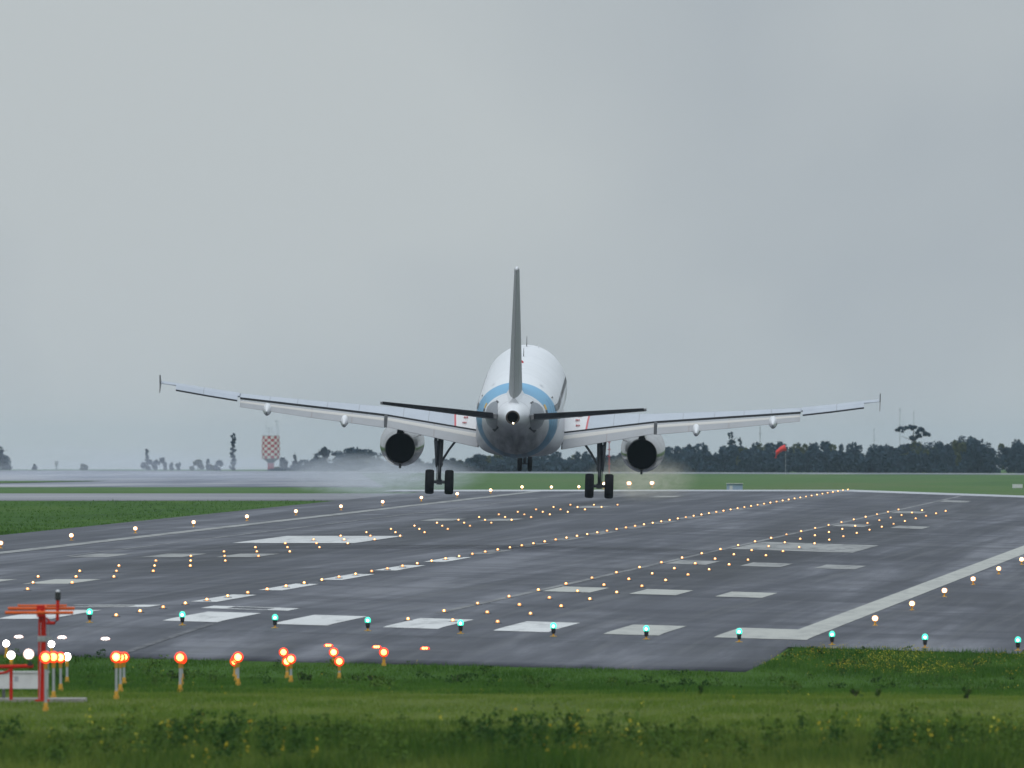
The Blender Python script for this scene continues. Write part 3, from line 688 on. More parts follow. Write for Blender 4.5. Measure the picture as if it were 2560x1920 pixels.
for s in (-1, 1):
    side = 'left' if s < 0 else 'right'
    m = MB(); m.rings([wsec(s, w) for w in WS]); m.rings([wsec(s, w, .03) for w in WO]); wg = m.build('wing', M['wing'], plane)
    for seg in (FL[:2], FL[2:]):
        rs = [flap_ring(s, *f) for f in seg]; m = MB(); m.rings(rs)
        # the paler cream strip is the raised band of the flap: second material on its faces
        n = len(rs[0]); m.m = []
        for i in range(len(rs)-1):
            for j in range(n): m.m.append(1 if j in (3, 4, 5) else 0)
        m.m += [0, 0]
        m.build('flap', [M['flap'], M['flap_cream']], wg, angle=14)
    # flap end plates seen dark
    for b, w in ((1.985, 0), (6.41, 0)):
        i = 0 if b < 3 else 1
        LE, TE = (FL[0][1], FL[0][2]) if i == 0 else (((.34, 3.68)), (-.66, 3.16))
        hw = .03 if i == 0 else .075
        rr = [flap_ring(s, b-hw, LE, TE), flap_ring(s, b+hw, LE, TE)]
        m = MB(); m.rings(rr); m.build('flap_end_seal', M['darkgrey'], wg)
    # dark slot between spoilers and flap
    m = MB(); rs = []
    for w in [interp_sec(WS, b) for b in (1.96, 4.2, 6.39, 8.2, 10., 11.7, 13.29)]:
        b, LE, TE, th = w; y, z = TE; rs.append([Vector((s*b, y+.30, z+.01)), Vector((s*b, y-.012, z+.018)), Vector((s*b, y-.014, z-.085)), Vector((s*b, y+.30, z-.10))])
    m.rings(rs); m.build('flap_slot_edge', M['darkgrey'], wg)
    # aileron: slightly drooped, dark underside lip
    m = MB(); rs = []; r2 = []
    for b in (13.40, 14.8, 16.3):
        _, LE, TE, th = interp_sec(WO, b); y, z = TE
        rs.append([Vector((s*b, y-.012, z+.028)), Vector((s*b, y-.44, z-.15)), Vector((s*b, y-.44, z-.185)), Vector((s*b, y-.012, z-.05))])
        r2.append([Vector((s*b, y-.443, z-.165)), Vector((s*b, y-.452, z-.17)), Vector((s*b, y-.452, z-.235)), Vector((s*b, y-.40, z-.225))])
    m.rings(rs); ai = m.build('aileron', M['wing'], wg)
    m = MB(); m.rings(r2); m.build('aileron_lip', M['darkgrey'], wg)
    # wingtip fence
    m = MB(); b = 17.03
    m.rings([[Vector((s*(b+dx), y, z)) for y, z in ((-2.3, 5.12), (-3.75, 5.60), (-4.2, 5.62), (-4.02, 5.2), (-4.2, 4.78), (-3.8, 4.80))] for dx in (0, .045)])
    m.build('wingtip_fence', M['tailgrey'], wg, smooth=False)
    # flap track fairings
    for b, zb in ((8.36, 2.88), (12.0, 3.36)):
        _, LE, TE, th = interp_sec(WS, b); y0 = TE[0]+1.3; z0 = TE[1]-.28; rs = []
        yt = TE[0]-1.35; zt = zb+TE[0]*-.087*0+abs(yt)*.087+.06
        for t, w, h in ((0, .02, .02), (.12, .12, .10), (.35, .2, .2), (.6, .215, .27), (.8, .16, .22), (.93, .08, .12), (1, .02, .02)):
            y = y0+(yt-y0)*t; zc = z0+(zt+.25-z0)*t**1.3
            rs.append([Vector((s*b+w*math.cos(q), y, zc+h*(math.sin(q) if math.sin(q) > 0 else math.sin(q)*1.25))) for q in np.linspace(0, 2*math.pi, 17)[:-1]])
        m = MB(); m.rings(rs); m.build('flap_fairing', M['white'], wg)
    # red step marks at the root
    for k, (yy, dx) in enumerate(((1.3, 0), (2.25, -.04), (3.2, .06))):
        w = interp_sec(WS, 2.72); 
        t = (w[1][0]-yy)/(w[1][0]-w[2][0]); z = w[1][1]+(w[2][1]-w[1][1])*t
        th = 5*(.2969*math.sqrt(t)-.126*t-.3516*t*t+.2843*t**3-.1036*t**4)*w[3]
        m = MB()
        for q in (-.07, 0, .07): m.box((s*(2.70+dx)+q, yy, z+th+.035), (.045, .55, .02))
        m.build('step_mark', M['red'], wg, smooth=False)
    # engine
    X = s*5.75; zc = 1.97
    m = MB(); prof = [(.84, 7.75), (.92, 7.72), (1.0, 7.5), (1.05, 6.9), (1.06, 6.0), (1.04, 5.0), (.97, 4.0), (.86, 3.1), (.74, 2.42), (.73, 2.40), (.70, 2.42), (.70, 3.6)]
    rs = [[Vector((X+r*math.cos(q), y, zc+r*math.sin(q))) for q in np.linspace(0, 2*math.pi, 41)[:-1]] for r, y in prof]
    m.rings(rs, cap=False); eng = m.build('engine', M['cowl'], plane)
    m = MB(); m.lathe([(.699, 3.0), (.698, 3.02)], (X, 0, zc), 'y', 32); m.build('exhaust_duct', M['black'], eng)
    m = MB(); rs = [[Vector((X+r*math.cos(q), y, zc+r*math.sin(q))) for q in np.linspace(0, 2*math.pi, 41)[:-1]] for r, y in ((.697, 2.43), (.69, 3.6))]; m.rings(rs, cap=False); m.build('duct_liner', M['black'], eng)
    m = MB(); m.lathe([(.84, 7.6), (.83, 7.58)], (X, 0, zc), 'y', 32); m.build('fan_disc', M['black'], eng)
    m = MB(); rs = []
    for y, zt, zbot, w in ((6.6, zc+1.05, zc+.9, .08), (4.6, 3.2, zc+.9, .2), (2.6, 3.45, zc+.66, .2), (1.0, 3.45, 2.95, .12), (.2, 3.4, 3.3, .03)):
        rs.append([Vector((X+w*dx, y, z)) for dx, z in ((-1, zbot), (1, zbot), (1, zt), (-1, zt))])
    m.rings(rs); m.build('pylon', M['cowl'], eng)
    m = MB(); m.box((X, 2.9, zc-.86), (.10, .5, .22)); m.build('drain_mast', M['darkgrey'], eng)
    m = MB(); m.rings([[Vector((X-s*(.85+d*.3), 5.6, zc+.45+d*.3)), Vector((X-s*(.87+d*.3), 5.6, zc+.43+d*.3)), Vector((X-s*(.87+d*.3), 4.6, zc+.43+d*.3)), Vector((X-s*(.85+d*.3), 4.6, zc+.45+d*.3))] for d in (0, 1)]); m.build('strake', M['cowl'], eng)
    # main gear
    gx = s*3.8
    m = MB(); m.tube([(gx, 0, .58), (gx, .05, 1.5)], .085, 14); m.tube([(gx, .05, 1.42), (gx-s*.03, .25, 2.85)], .135, 14); m.tube([(gx-.46, 0, .585), (gx+.46, 0, .585)], .075, 12)
    m.lathe([(.15, 1.36), (.165, 1.42), (.15, 1.5)], (gx, .05, 0), 'z', 14); m.tube([(gx, -.18, 1.42), (gx, -.30, 1.05), (gx, -.12, .68)], .04, 8); m.box((gx, 0, .585), (.26, .26, .24)); m.box((gx-s*.1, -.1, 1.75), (.05, .06, .9)); m.tube([(gx+s*.12, 0, .6), (gx+s*.13, .1, 2.55)], .022, 8)
    gear = m.build('main_gear', M['gearm'], plane)
    for dx in (-.465, .465):
        m = MB(); m.lathe([(.22, -.17), (.27, -.16), (.44, -.205), (.53, -.205), (.575, -.15), (.585, -.07), (.585, .07), (.575, .15), (.53, .205), (.44, .205), (.27, .16), (.22, .17)], (gx+dx, 0, .585), 'x', 32); m.build('wheel', M['tyre'], gear)
    m = MB(); m.tube([(gx-s*.05, .08, 1.5), (gx-s*.42, .12, 2.12), (gx-s*.95, .15, 2.85)], [.06, .055, .06], 10); m.build('side_brace', M['gearm'], gear)
    m = MB(); m.rings([[Vector((gx+s*(.14+.02*k), y, z)) for k, y, z in ((0, .9, 2.75), (1, .85, 1.6), (0, .3, 1.25), (0, -.25, 1.3), (0, -.4, 2.0), (0, -.4, 2.55))], [Vector((gx+s*(.24+.05*k), y, z)) for k, y, z in ((1, .9, 2.75), (0, .85, 1.6), (-1, .3, 1.25), (-1, -.25, 1.3), (0, -.4, 2.0), (1, -.4, 2.55))]])
    m.build('gear_door', M['gearm'], gear, smooth=False)
# nose gear
NZ = .28
m = MB(); m.tube([(0, 12.6, .38+NZ), (0, 12.75, 2.5)], .075, 12); m.tube([(-.3, 12.6, .38+NZ), (.3, 12.6, .38+NZ)], .045, 10); m.tube([(0, 12.75, 1.6), (0, 13.7, 2.5)], .05, 10)
ng = m.build('nose_gear', M['gearm'], plane)
for dx in (-.245, .245):
    m = MB(); m.lathe([(.14, -.09), (.30, -.11), (.36, -.08), (.38, 0), (.36, .08), (.30, .11), (.14, .09)], (dx, 12.6, .38+NZ), 'x', 28); m.build('wheel', M['tyre'], ng)
for dx in (-.42, .42):
    m = MB(); m.box((dx, 12.3, 2.15), (.03, 1.4, .55)); m.build('gear_door', M['belly'], ng, smooth=False)

# ------------------------------------------------------------------ far things
rng = np.random.default_rng(7)
def at(px, py, Y): return Vector(((px-1106)/53748*Y, Y, EYE-(py-1010)/53748*Y))
def tower():
    Y = 8500.; k = Y/53748; p = at(585, 1016, Y)
    t = empty('control_tower', p, label='red and white chequered tower with aerials behind the left wing', cat='tower')
    m = MB(); n = 16; zs = [(942+6.1*i) for i in range(9)][::-1]
    wd = [19.0, 19.6, 20, 20, 19.8, 19.5, 19.3, 19, 18.5]
    for i in range(8):
        for j in range(n):
            q0, q1 = 2*math.pi*j/n, 2*math.pi*(j+1)/n; r0, r1 = wd[i]*k, wd[i+1]*k; z0, z1 = (1016-zs[i])*k, (1016-zs[i+1])*k
            m.cur = (i+j) % 2; m.add([(r0*math.cos(q0), r0*math.sin(q0), z0), (r0*math.cos(q1), r0*math.sin(q1), z0), (r1*math.cos(q1), r1*math.sin(q1), z1), (r1*math.cos(q0), r1*math.sin(q0), z1)], [(0, 1, 2, 3)])
    m.build('chequered_body', [M['towerred'], M['towerwhite']], t, smooth=False)
    m = MB(); m.lathe([(7*k, (1016-1000)*k), (10*k, (1016-996)*k), (18*k, (1016-991)*k), (19*k, (1016-990)*k)], n=16); m.build('gallery', M['darkgrey'], t)
    m = MB(); m.lathe([(7*k, 0), (7*k, 16*k)], n=16); m.build('shaft', M['towerred'], t)
    m = MB(); m.lathe([(18*k, (1016-942)*k), (19*k, (1016-941)*k)], n=16); m.build('roof', M['towerwhite'], t)
    for dx, top, w in ((-10, 908, .5), (-4, 925, .7), (2, 922, .7), (6, 930, .5), (13, 910, .6), (16, 920, .6), (-15, 928, .4)):
        m = MB(); m.tube([(dx*k, 0, (1016-941)*k), (dx*k, 0, (1016-top)*k)], w*k*.7, 6)
        if dx in (-4, 13): m.box((dx*k, 0, (1016-top)*k), (9*k, 2*k, 1.2*k)); m.tube([(dx*k-3*k, 0, (1016-top-8)*k), (dx*k+3*k, 0, (1016-top-5)*k)], .6*k, 6)
        m.build('aerial', M['polegrey'], t)
tower()
def leaf_cloud(cx, cy, cz, rx, ry, rz, n, size, rng=rng):
    """leaf-clump quads scattered through an uneven crown built of several overlapping lobes"""
    n = int(n*1.7); size = size*.72; nl = max(5, int(n/90)); L = rng.normal(0, .5, (nl, 3)).clip(-.85, .85); Ls = rng.uniform(.22, .5, nl)
    k = rng.integers(0, nl, n); d = rng.normal(0, 1, (n, 3)); d /= np.linalg.norm(d, axis=1)[:, None]
    p = L[k]+d*(Ls[k]*rng.uniform(.35, 1, n)**.5)[:, None]
    P = p*np.array([rx, ry, rz])+np.array([cx, cy, cz])
    return quads(P, size*rng.uniform(.5, 1.4, n), rng), rng.uniform(0, 1, n)*.55+.45*rng.uniform(0, 1, nl)[k]
def quads(P, s, rng):
    n = len(P); u = rng.normal(0, 1, (n, 3)); u /= np.linalg.norm(u, axis=1)[:, None]; w = rng.normal(0, 1, (n, 3)); w -= (w*u).sum(1)[:, None]*u; w /= np.linalg.norm(w, axis=1)[:, None]
    s = s[:, None]; V = np.stack([P-u*s, P-w*s*.6, P+u*s, P+w*s*.6], 1).reshape(-1, 3); return V
def foliage(name, parts, m, parent=None):
    V = np.vstack([p[0] for p in parts]); T = np.repeat(np.concatenate([p[1] for p in parts]), 4)
    F = np.arange(len(V)).reshape(-1, 4); o = npmesh(name, V, F, m, T)
    if parent: o.parent = parent
    return o
def tree(name, label, cat, px, base, top, w, Y, m='leafdark', n=700, tall=False, group=None, lobes=None, cb=-.12):
    k = Y/53748; p = at(px, base, Y); h = (base-top)*k; rw = w*k/2
    t = empty(name, p, label=label, cat=cat, group=group)
    mb = MB(); mb.tube([(0, 0, -.5), (rw*.06, 0, h*.4), (rw*-.05, 0, h*.8), (0, 0, h*.97)], [max(.1, h*.022), h*.016, h*.008, h*.003], 8)
    for q in range(7):
        z = h*(.25+.1*q); an = q*2.4; mb.tube([(0, 0, z), (rw*.7*math.cos(an), rw*.7*math.sin(an), z+h*.1)], [h*.008, h*.003], 5)
    mb.build('trunk', M['bark'], t)
    ps = []
    if lobes:
        for lx, ly, lw, lh, frac in lobes: ps.append(leaf_cloud((lx-px)*k, 0, (base-ly)*k, lw*k/2, lw*k/2, lh*k/2, int(n*frac), .32))
    elif tall: ps.append(leaf_cloud(0, 0, h*.45, rw, rw, h*.55, n, .28))
    else: ps.append(leaf_cloud(0, 0, h*(cb+(1-cb)/2), rw, rw, h*(1-cb)/2*1.0, n, .28 if tall else .34))
    foliage('crown', ps, M[m], t)
    return t
G_ = 'trees on the horizon'
tree('tree', 'dark round tree at the left frame edge on the horizon', 'tree', 4, 1014, 963, 50, 4600, n=1500)
tree('tree', 'thin tall feathery tree left of the chequered tower', 'tree', 503, 1014, 937, 15, 4600, 'leafdark', 520, True, G_, lobes=[(503+rng.uniform(-3, 3), 939+i*3.3, rng.uniform(3, 7)+i*.35, rng.uniform(4, 8), .043) for i in range(23)])
tree('tree', 'small bush with a thin leafy spike, left end of the far tree group', 'tree', 318, 1014, 970, 22, 4600, 'leafdark', 500, True, G_, lobes=[(317+rng.uniform(-2, 2), 972+i*4, 3+i*.6, 6, .04) for i in range(6)]+[(320, 1003, 24, 22, .8)])
for px, top, w, lab, m_ in ((337, 996, 14, 'second small dark bush right of the spiky bush', 'leafdark'), (353, 992, 13, 'third small rounded bush in the far left group', 'leafdark'), (371, 996, 10, 'small lone dark bush in the middle of the far left group', 'leafdark'), (385, 1003, 8, 'tiniest bush in the far left group', 'leafdark'),
                       (427, 992, 28, 'yellowish leaning bush in the far left group', 'leaflight'), (448, 993, 12, 'small pointed dark tree beside the yellowish bush', 'leafdark'), (460, 1003, 16, 'low grey bush between the pointed and the square trees', 'leaflight'), (474, 990, 26, 'square dark bush just left of the tall feathery tree', 'leafdark'),
                       (74, 1004, 8, 'tiny bush on the horizon left of the grey mast', 'leafdark'), (184, 1004, 18, 'low pale bush on the horizon right of the grey mast', 'leaflight')):
    tree('bush', lab, 'bush', px, 1015, top, w, 4600, m_, 420, False, G_)
tree('tree', 'small round dark tree directly right of the chequered tower', 'tree', 614, 1014, 986, 22, 4600, n=600, group=G_)
tree('tree', 'small pointed conifer right of the chequered tower', 'tree', 637, 1014, 975, 16, 4600, n=420, tall=True, group=G_, lobes=[(637, 985, 5, 20, .2), (637, 1003, 22, 20, .8)])
tree('tree', 'grey green leaning tree between the tower and the left engine', 'tree', 690, 1016, 968, 52, 4600, n=1800, group=G_, lobes=[(703, 978, 24, 20, .3), (690, 990, 30, 26, .35), (680, 1005, 56, 22, .35)])
tree('tree', 'broad dark flat topped tree left of the left engine', 'tree', 770, 1018, 968, 92, 4600, n=3600, group=G_, lobes=[(765, 982, 84, 26, .45), (770, 998, 104, 32, .55)])
tree('tree', 'tall umbrella shaped tree rising above the woods at far right', 'tree', 1975, 1022, 916, 80, 4500, n=2600, group=G_, lobes=[(1945, 929, 18, 8, .06), (1957, 924, 22, 9, .08), (1972, 923, 24, 10, .08), (1990, 928, 22, 12, .08), (2004, 934, 22, 14, .08), (1984, 938, 20, 12, .06), (1974, 948, 16, 16, .08), (1972, 960, 24, 16, .1), (1970, 972, 44, 24, .16), (1990, 985, 60, 40, .22)])
tree('tree', 'thin bare topped tree leaning above the woods right of the right engine', 'tree', 1582, 1022, 930, 34, 4500, n=500, group=G_, lobes=[(1578, 944, 8, 18, .12), (1583, 960, 20, 16, .28), (1600, 958, 10, 22, .1), (1588, 978, 44, 24, .5)])
# the far woods: one mass of many crowns
ps = []; ps2 = []
prof = [(560, 1010), (640, 1006), (880, 990), (940, 986), (1000, 984), (1060, 982), (1100, 978), (1250, 980), (1330, 976), (1400, 972), (1450, 966), (1520, 960), (1600, 962), (1660, 956), (1720, 960), (1790, 953), (1850, 958), (1930, 960), (2010, 958), (2060, 950), (2100, 946), (2140, 955), (2190, 948), (2300, 950)]
for i in range(330):
    px = rng.uniform(600, 2330) if i > 30 else rng.uniform(600, 900)
    top = np.interp(px, *zip(*prof))+rng.uniform(-2, 7); Y = rng.uniform(4380, 4620); k = Y/53748; base = 1023
    h = (base-top)*k; c = at(px, base, Y); w = rng.uniform(26, 60)*k/2
    (ps if rng.random() > .12 else ps2).append(leaf_cloud(c.x, c.y, c.z+h*.45, w, w, h*.50, 420, .36))
for i in range(200):   # understorey closing the belt to the ground
    px = rng.uniform(640, 2330); top = np.interp(px, *zip(*prof))+14; Y = rng.uniform(4380, 4480); k = Y/53748; h = (1023-top)*k; c = at(px, 1023, Y)
    ps.append(leaf_cloud(c.x, c.y, c.z+h*.4, 2.2, 2.2, h*.45, 300, .42))
wd = foliage('distant_woods', ps, M['leafdark']); tag(wd, 'dark blue green belt of woods along the horizon on the right', 'woods', kind='stuff')
wd = foliage('distant_scrub', ps2, M['leaflight']); tag(wd, 'lighter olive crowns mixed into the belt of woods', 'scrub', kind='stuff')
# windsock
def windsock():
    Y = 3300.; k = Y/53748; p = at(1697, 1026, Y); t = empty('windsock', p, label='red windsock hanging half limp in front of the far woods', cat='windsock')
    m = MB(); m.tube([(0, 0, 0), (0, 0, (1026-962)*k)], .4*k, 8); m.build('pole', M['polegrey'], t)
    m = MB(); m.tube([(0, -.05, (1026-967)*k), (-9*k, -.1, (1026-970)*k), (-18*k, -.1, (1026-977)*k), (-22*k, -.1, (1026-990)*k)], [7*k, 5.5*k, 4.5*k, 3*k], 12, cap=False); m.build('sock', M['sockred'], t)
windsock()
def pole_(px, top, Y, name, label, m_, r, base=1024, lamp=False):
    k = Y/53748; p = at(px, base, Y); t = empty(name, p, label=label, cat='mast')
    m = MB(); m.tube([(0, 0, 0), (0, 0, (base-top)*k)], [r, r*.6], 8); m.build('pole', M[m_], t)
    m = MB()
    for i in range(4): m.box((0, 0, (base-top)*k*(.3+.22*i)), (r*5, r*5, r*1.2))
    m.build('cross_brace', M[m_], t)
pole_(1316, 952, 3600, 'lattice_mast', 'thin red and white mast between the right wheel and the right engine', 'towerred', .09)
pole_(1642, 905, 4700, 'lattice_mast', 'faint thin grey mast above the woods behind the right wing', 'polegrey', .10)
pole_(1888, 925, 4700, 'lattice_mast', 'faint thin grey mast above the woods left of the umbrella tree', 'polegrey', .06)
pole_(1944, 880, 4700, 'lattice_mast', 'left of two faint masts above the umbrella tree', 'polegrey', .06)
pole_(1974, 886, 4700, 'lattice_mast', 'right of two faint masts above the umbrella tree', 'polegrey', .06)
k = 4600/53748; p = at(122, 1015, 4600); t = empty('water_tank', p, label='small grey tank on a stem on the left horizon', cat='tank')
m = MB(); m.lathe([(1.6*k, 0), (1.6*k, 9*k)], n=10); m.build('stem', M['polegrey'], t); m = MB(); m.lathe([(3.2*k, 9*k), (3.8*k, 13*k), (3.8*k, 19*k), (3.2*k, 20*k)], n=14); m.build('tank', M['polegrey'], t)
# pale blue cabin beyond the runway end
Y = 2000.; k = Y/53748; p = at(1587, 1061, Y)
t = empty('equipment_cabin', p, label='pale blue equipment cabin on the grass beyond the runway end', cat='cabin')
m = MB(); m.box((0, 0, 8*k), (34*k, 2.4, 16*k)); m.build('walls', M['bluegrey'], t, smooth=False)
m = MB(); m.box((0, 0, 16.6*k), (37*k, 2.7, 1.2*k)); m.build('roof', M['boxwhite'], t, smooth=False)
m = MB(); m.box((-8*k, -1.22, 6*k), (7*k, .04, 12*k)); m.build('door', M['boxwhite'], t, smooth=False)
p = at(2198, 1056, 2000); t = empty('marker_board', p, label='small white marker board on the grass at the right frame edge', cat='marker board')
m = MB(); m.box((0, 0, 6*k), (22*k, .15, 8*k)); m.build('board', M['boxwhite'], t, smooth=False)
for sx in (-1, 1):
    m = MB(); m.box((sx*8*k, .1, 1.5*k), (.08, .08, 4*k)); m.build('leg', M['polegrey'], t, smooth=False)

# ------------------------------------------------------------------ grass and weeds
def blades(name, regions, m, seed, group=None, label=None, cat=None):
    r = np.random.default_rng(seed); VV = []; TT = []
    for (a0, a1, b0f, b1f, dens, h0, h1, w, tmin, tmax, patch) in regions:
        nA = int((a1-a0)*((b1f(a0)-b0f(a0))+(b1f(a1)-b0f(a1)))/2*dens)
        a = r.uniform(a0, a1, nA); b = r.uniform(0, 1, nA); b = np.array(b0f(a))+b*(np.array(b1f(a))-np.array(b0f(a)))
        # patchy height and colour
        f = .5+.22*np.sin(a*.21+b*.9+seed)+.22*np.sin(b*1.7-a*.13+seed*2)+.2*np.sin(b*.47+a*.03+seed)+.15*r.normal(0, 1, nA)
        if patch > 0: keep = r.random(nA) < np.clip((f-patch)*3, 0.02, 1); a, b, f = a[keep], b[keep], f[keep]
        n = len(a); h = (h0+(h1-h0)*np.clip(f, 0, 1.2))*r.uniform(.6, 1.25, n)
        x = a*S_+b*C_; y = a*C_-b*S_; z = gz(a, b)
        for q in range(2):
            an = r.uniform(0, 2*math.pi, n); lean = r.normal(0, .28, (n, 2))*h[:, None]; ww = w*r.uniform(.6, 1.4, n); ox = r.normal(0, .05, n)
            p0 = np.stack([x+ox-np.cos(an)*ww, y-np.sin(an)*ww, z-.02], 1); p1 = np.stack([x+ox+np.cos(an)*ww, y+np.sin(an)*ww, z-.02], 1)
            p2 = np.stack([x+ox+lean[:, 0], y+lean[:, 1], z+h*r.uniform(.7, 1.1, n)], 1)
            VV.append(np.stack([p0, p1, p2], 1).reshape(-1, 3)); TT.append(np.repeat(np.clip(tmin+(tmax-tmin)*(1-f)+r.normal(0, .12, n), 0, 1), 3))
    V = np.vstack(VV); o = npmesh(name, V, np.arange(len(V)).reshape(-1, 3), m, np.concatenate(TT))
    return tag(o, label, cat, kind='stuff')
L0 = lambda a: -a*.0374-a*.0235*1.0-1.5; R0 = lambda a: -a*.0374+a*.0212+3
import builtins
blades('foreground_grass', [(446, 490, L0, R0, 34, .16, .50, .014, .0, 1., 0), (490, 513, L0, R0, 26, .08, .28, .012, .0, 1., 0), (513, 540, L0, R0, 11, .04, .16, .012, .2, 1., .25)], M['bladenear'], 3, label='dark blurred meadow grass filling the bottom of the picture', cat='grass')
blades('olive_grass', [(500, 545, L0, R0, 15, .05, .15, .012, .1, .9, 0), (545, 640, L0, R0, 20, .03, .10, .012, .1, .9, 0)], M['bladeolive'], 4, label='olive green short grass between the weeds and the runway verge', cat='grass')
blades('grass', [(620, 747, L0, R0, 19, .04, .15, .012, .1, .9, 0), (747, 797, lambda a: a*0-20.8, R0, 26, .06, .26, .012, 0, .8, 0),
                 (1080, 1660, lambda a: -a*.0374-a*.0212, lambda a: a*0+C0-30.1, 1.2, .05, .16, .03, .1, .9, 0)], M['blade'], 5, label='green mown grass around the runway', cat='grass')
def weeds(name, regs, m, seed, label, cat):
    r = np.random.default_rng(seed); P = []; T = []; Z = []
    for (a0, a1, b0f, b1f, count, hmin, hmax, rad, nl, ls) in regs:
        for i in range(count):
            for _ in range(12):
                a = r.uniform(a0, a1); b = r.uniform(b0f(a), b1f(a))
                if math.sin(b*.83+a*.045)+math.sin(b*2.1-a*.09+1)+.6*math.sin(b*4.7) > r.uniform(-1.2, 1.6): break
            h = r.uniform(hmin, hmax); c = world_pt(a, b)
            n = int(nl*r.uniform(.6, 1.4)); tt = r.uniform(.05, 1, n)**.8
            px = c.x+r.normal(0, rad, n)*(1.1-tt*.75); py = c.y+r.normal(0, rad, n)*(1.1-tt*.7)
            P.append(np.stack([px, py, c.z+tt*h], 1)); T.append(np.clip(.5+.45*math.sin(b*1.1+a*.05)+r.uniform(-.3, .3)+r.normal(0, .15, n), 0, 1)); Z.append(np.full(n, ls)*r.uniform(.5, 1.5, n))
    P = np.vstack(P); V = quads(P, np.concatenate(Z), r); o = npmesh(name, V, np.arange(len(V)).reshape(-1, 4), m, np.repeat(np.concatenate(T), 4))
    return tag(o, label, cat, kind='stuff')
weeds('tall_weeds', [(448, 485, L0, R0, 230, .35, .95, .13, 80, .035), (485, 505, L0, R0, 75, .2, .62, .13, 60, .035), (505, 530, L0, R0, 45, .1, .4, .14, 44, .03), (530, 556, L0, R0, 14, .06, .18, .14, 24, .03), (470, 535, L0, R0, 26, .5, .6, .03, 40, .022), (640, 745, L0, R0, 200, .12, .32, .14, 34, .035), (749, 795, lambda a: -20.8, R0, 90, .15, .35, .12, 30, .035)], M['weed'], 11, 'dark leafy weeds standing in the foreground meadow', 'weeds')
weeds('yellow_flowers', [(448, 500, L0, R0, 70, .45, .8, .05, 7, .034), (500, 540, L0, R0, 26, .2, .35, .05, 6, .03), (749, 796, lambda a: -20.8, R0, 1300, .2, .34, .12, 4, .018), (560, 745, L0, R0, 50, .15, .3, .05, 4, .02)], M['flower'], 13, 'small yellow flowers scattered through the meadow', 'flowers')
# distinct shrubs in the grass
def shrub(px, py, w, h, label, n=260, m_='weed'):
    # find the ground point seen at this pixel
    a = 700.
    for _ in range(60):
        X = (px-1106)/53748*a; b = (X-a*S_)/C_; a = float(Hab(a, b))*53748/(py-1010)*.5+a*.5
    k = a/53748; c = world_pt(a, b)
    t = empty('shrub', c, label=label, cat='shrub', group='dark shrubs in the grass')
    mb = MB()
    for q in range(5): mb.tube([(0, 0, 0), (w*k*.3*math.cos(q*1.3), w*k*.3*math.sin(q*1.3), h*k*.8)], [.012, .005], 5)
    mb.build('stem', M['bark'], t)
    V, T = leaf_cloud(0, 0, h*k*.5, w*k/2, w*k/2, h*k/2, n, .032); foliage('leaves', [(V, T)], M[m_], t)
for px, py, w, h, lab in ((368, 1472, 34, 22, 'dark shrub beside the tall red approach lights'), (395, 1470, 24, 22, 'small dark shrub right behind the lone red approach light'),
                      (648, 1474, 26, 24, 'dark shrub right of the middle red approach lights'), (668, 1474, 22, 20, 'dark shrub just right of its twin by the red approach lights'), (770, 1474, 30, 16, 'dark shrub in the grass below the blast pad'),
                      (800, 1472, 26, 16, 'dark shrub beside a yellow flower below the blast pad'), (985, 1478, 44, 26, 'wide dark shrub at the grass edge in the centre'), (1848, 1506, 30, 20, 'dark shrub in the right foreground, left of two'), (1898, 1507, 20, 24, 'dark shrub in the right foreground, right of two'),
                      (2090, 1510, 18, 26, 'thin dark shrub in the far right foreground'), (1515, 1502, 14, 24, 'thin dark shrub right of centre below the pavement corner')):
    shrub(px, py, w, h, lab)

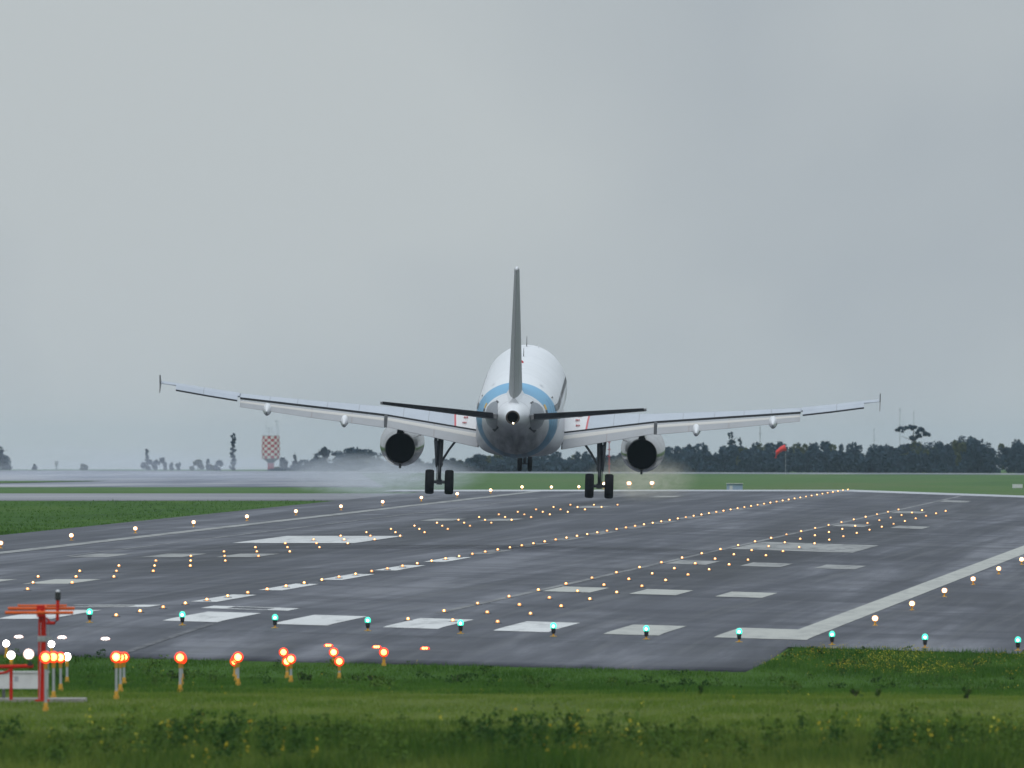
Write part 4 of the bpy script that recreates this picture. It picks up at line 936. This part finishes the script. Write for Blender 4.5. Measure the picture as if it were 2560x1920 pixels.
# ------------------------------------------------------------------ haze
hm = bpy.data.materials.new('haze air'); hm.use_nodes = True; t = hm.node_tree; t.nodes.clear()
o_ = t.nodes.new('ShaderNodeOutputMaterial'); pv = t.nodes.new('ShaderNodeVolumePrincipled'); pv.inputs['Color'].default_value = (.66, .80, .97, 1); pv.inputs['Density'].default_value = 2.6e-5; pv.inputs['Anisotropy'].default_value = .2
t.links.new(pv.outputs[0], o_.inputs['Volume'])
m = MB(); m.box((0, 9500, 16), (7000, 22000, 44)); hz = m.build('haze', hm, smooth=False); tag(hz, kind='stuff')

# ------------------------------------------------------------------ jet blast mist over the runway (soft volumes)
def mist(name, label, px, py, Y, wpx, hpx, length, dens, colr, seed):
    k = Y/53748; c = at(px, py, Y)
    mm = bpy.data.materials.new(name); mm.use_nodes = True; t = mm.node_tree; t.nodes.clear()
    o = t.nodes.new('ShaderNodeOutputMaterial'); pv = t.nodes.new('ShaderNodeVolumePrincipled'); pv.inputs['Color'].default_value = (*colr, 1)
    tc = t.nodes.new('ShaderNodeTexCoord'); ln = t.nodes.new('ShaderNodeVectorMath'); ln.operation = 'LENGTH'; t.links.new(tc.outputs['Object'], ln.inputs[0])
    n = noise(t, 3.0, 5, .65, (1, 1, .8), dist=1.6)
    fall = maprange(t, ln.outputs['Value'], .98, .15, 0, 1)
    d = math_(t, 'MULTIPLY', math_(t, 'MULTIPLY', fall, maprange(t, n, .38, .62)), dens)
    t.links.new(d, pv.inputs['Density']); t.links.new(pv.outputs[0], o.inputs['Volume'])
    m = MB(); m.lathe([(math.sin(math.pi*i/12)+1e-3, -math.cos(math.pi*i/12)) for i in range(13)], n=20); ob = m.build(name, mm)
    ob.location = c; ob.scale = (wpx*k/2, length/2, hpx*k/2); return tag(ob, label, 'mist', kind='stuff')
mist('jet_blast_mist', 'grey jet blast mist drifting below the left engine', 830, 1028, 1500, 470, 110, 300, .020, (.80, .84, .90), 1)
mist('jet_blast_mist', 'thin mist below the right engine over the runway end', 1385, 1035, 1700, 260, 120, 300, .012, (.80, .76, .62), 2)
mist('low_mist', 'pale low mist hanging over the distant apron on the left', 300, 1018, 3000, 1560, 130, 1000, .0019, (.80, .85, .95), 3)
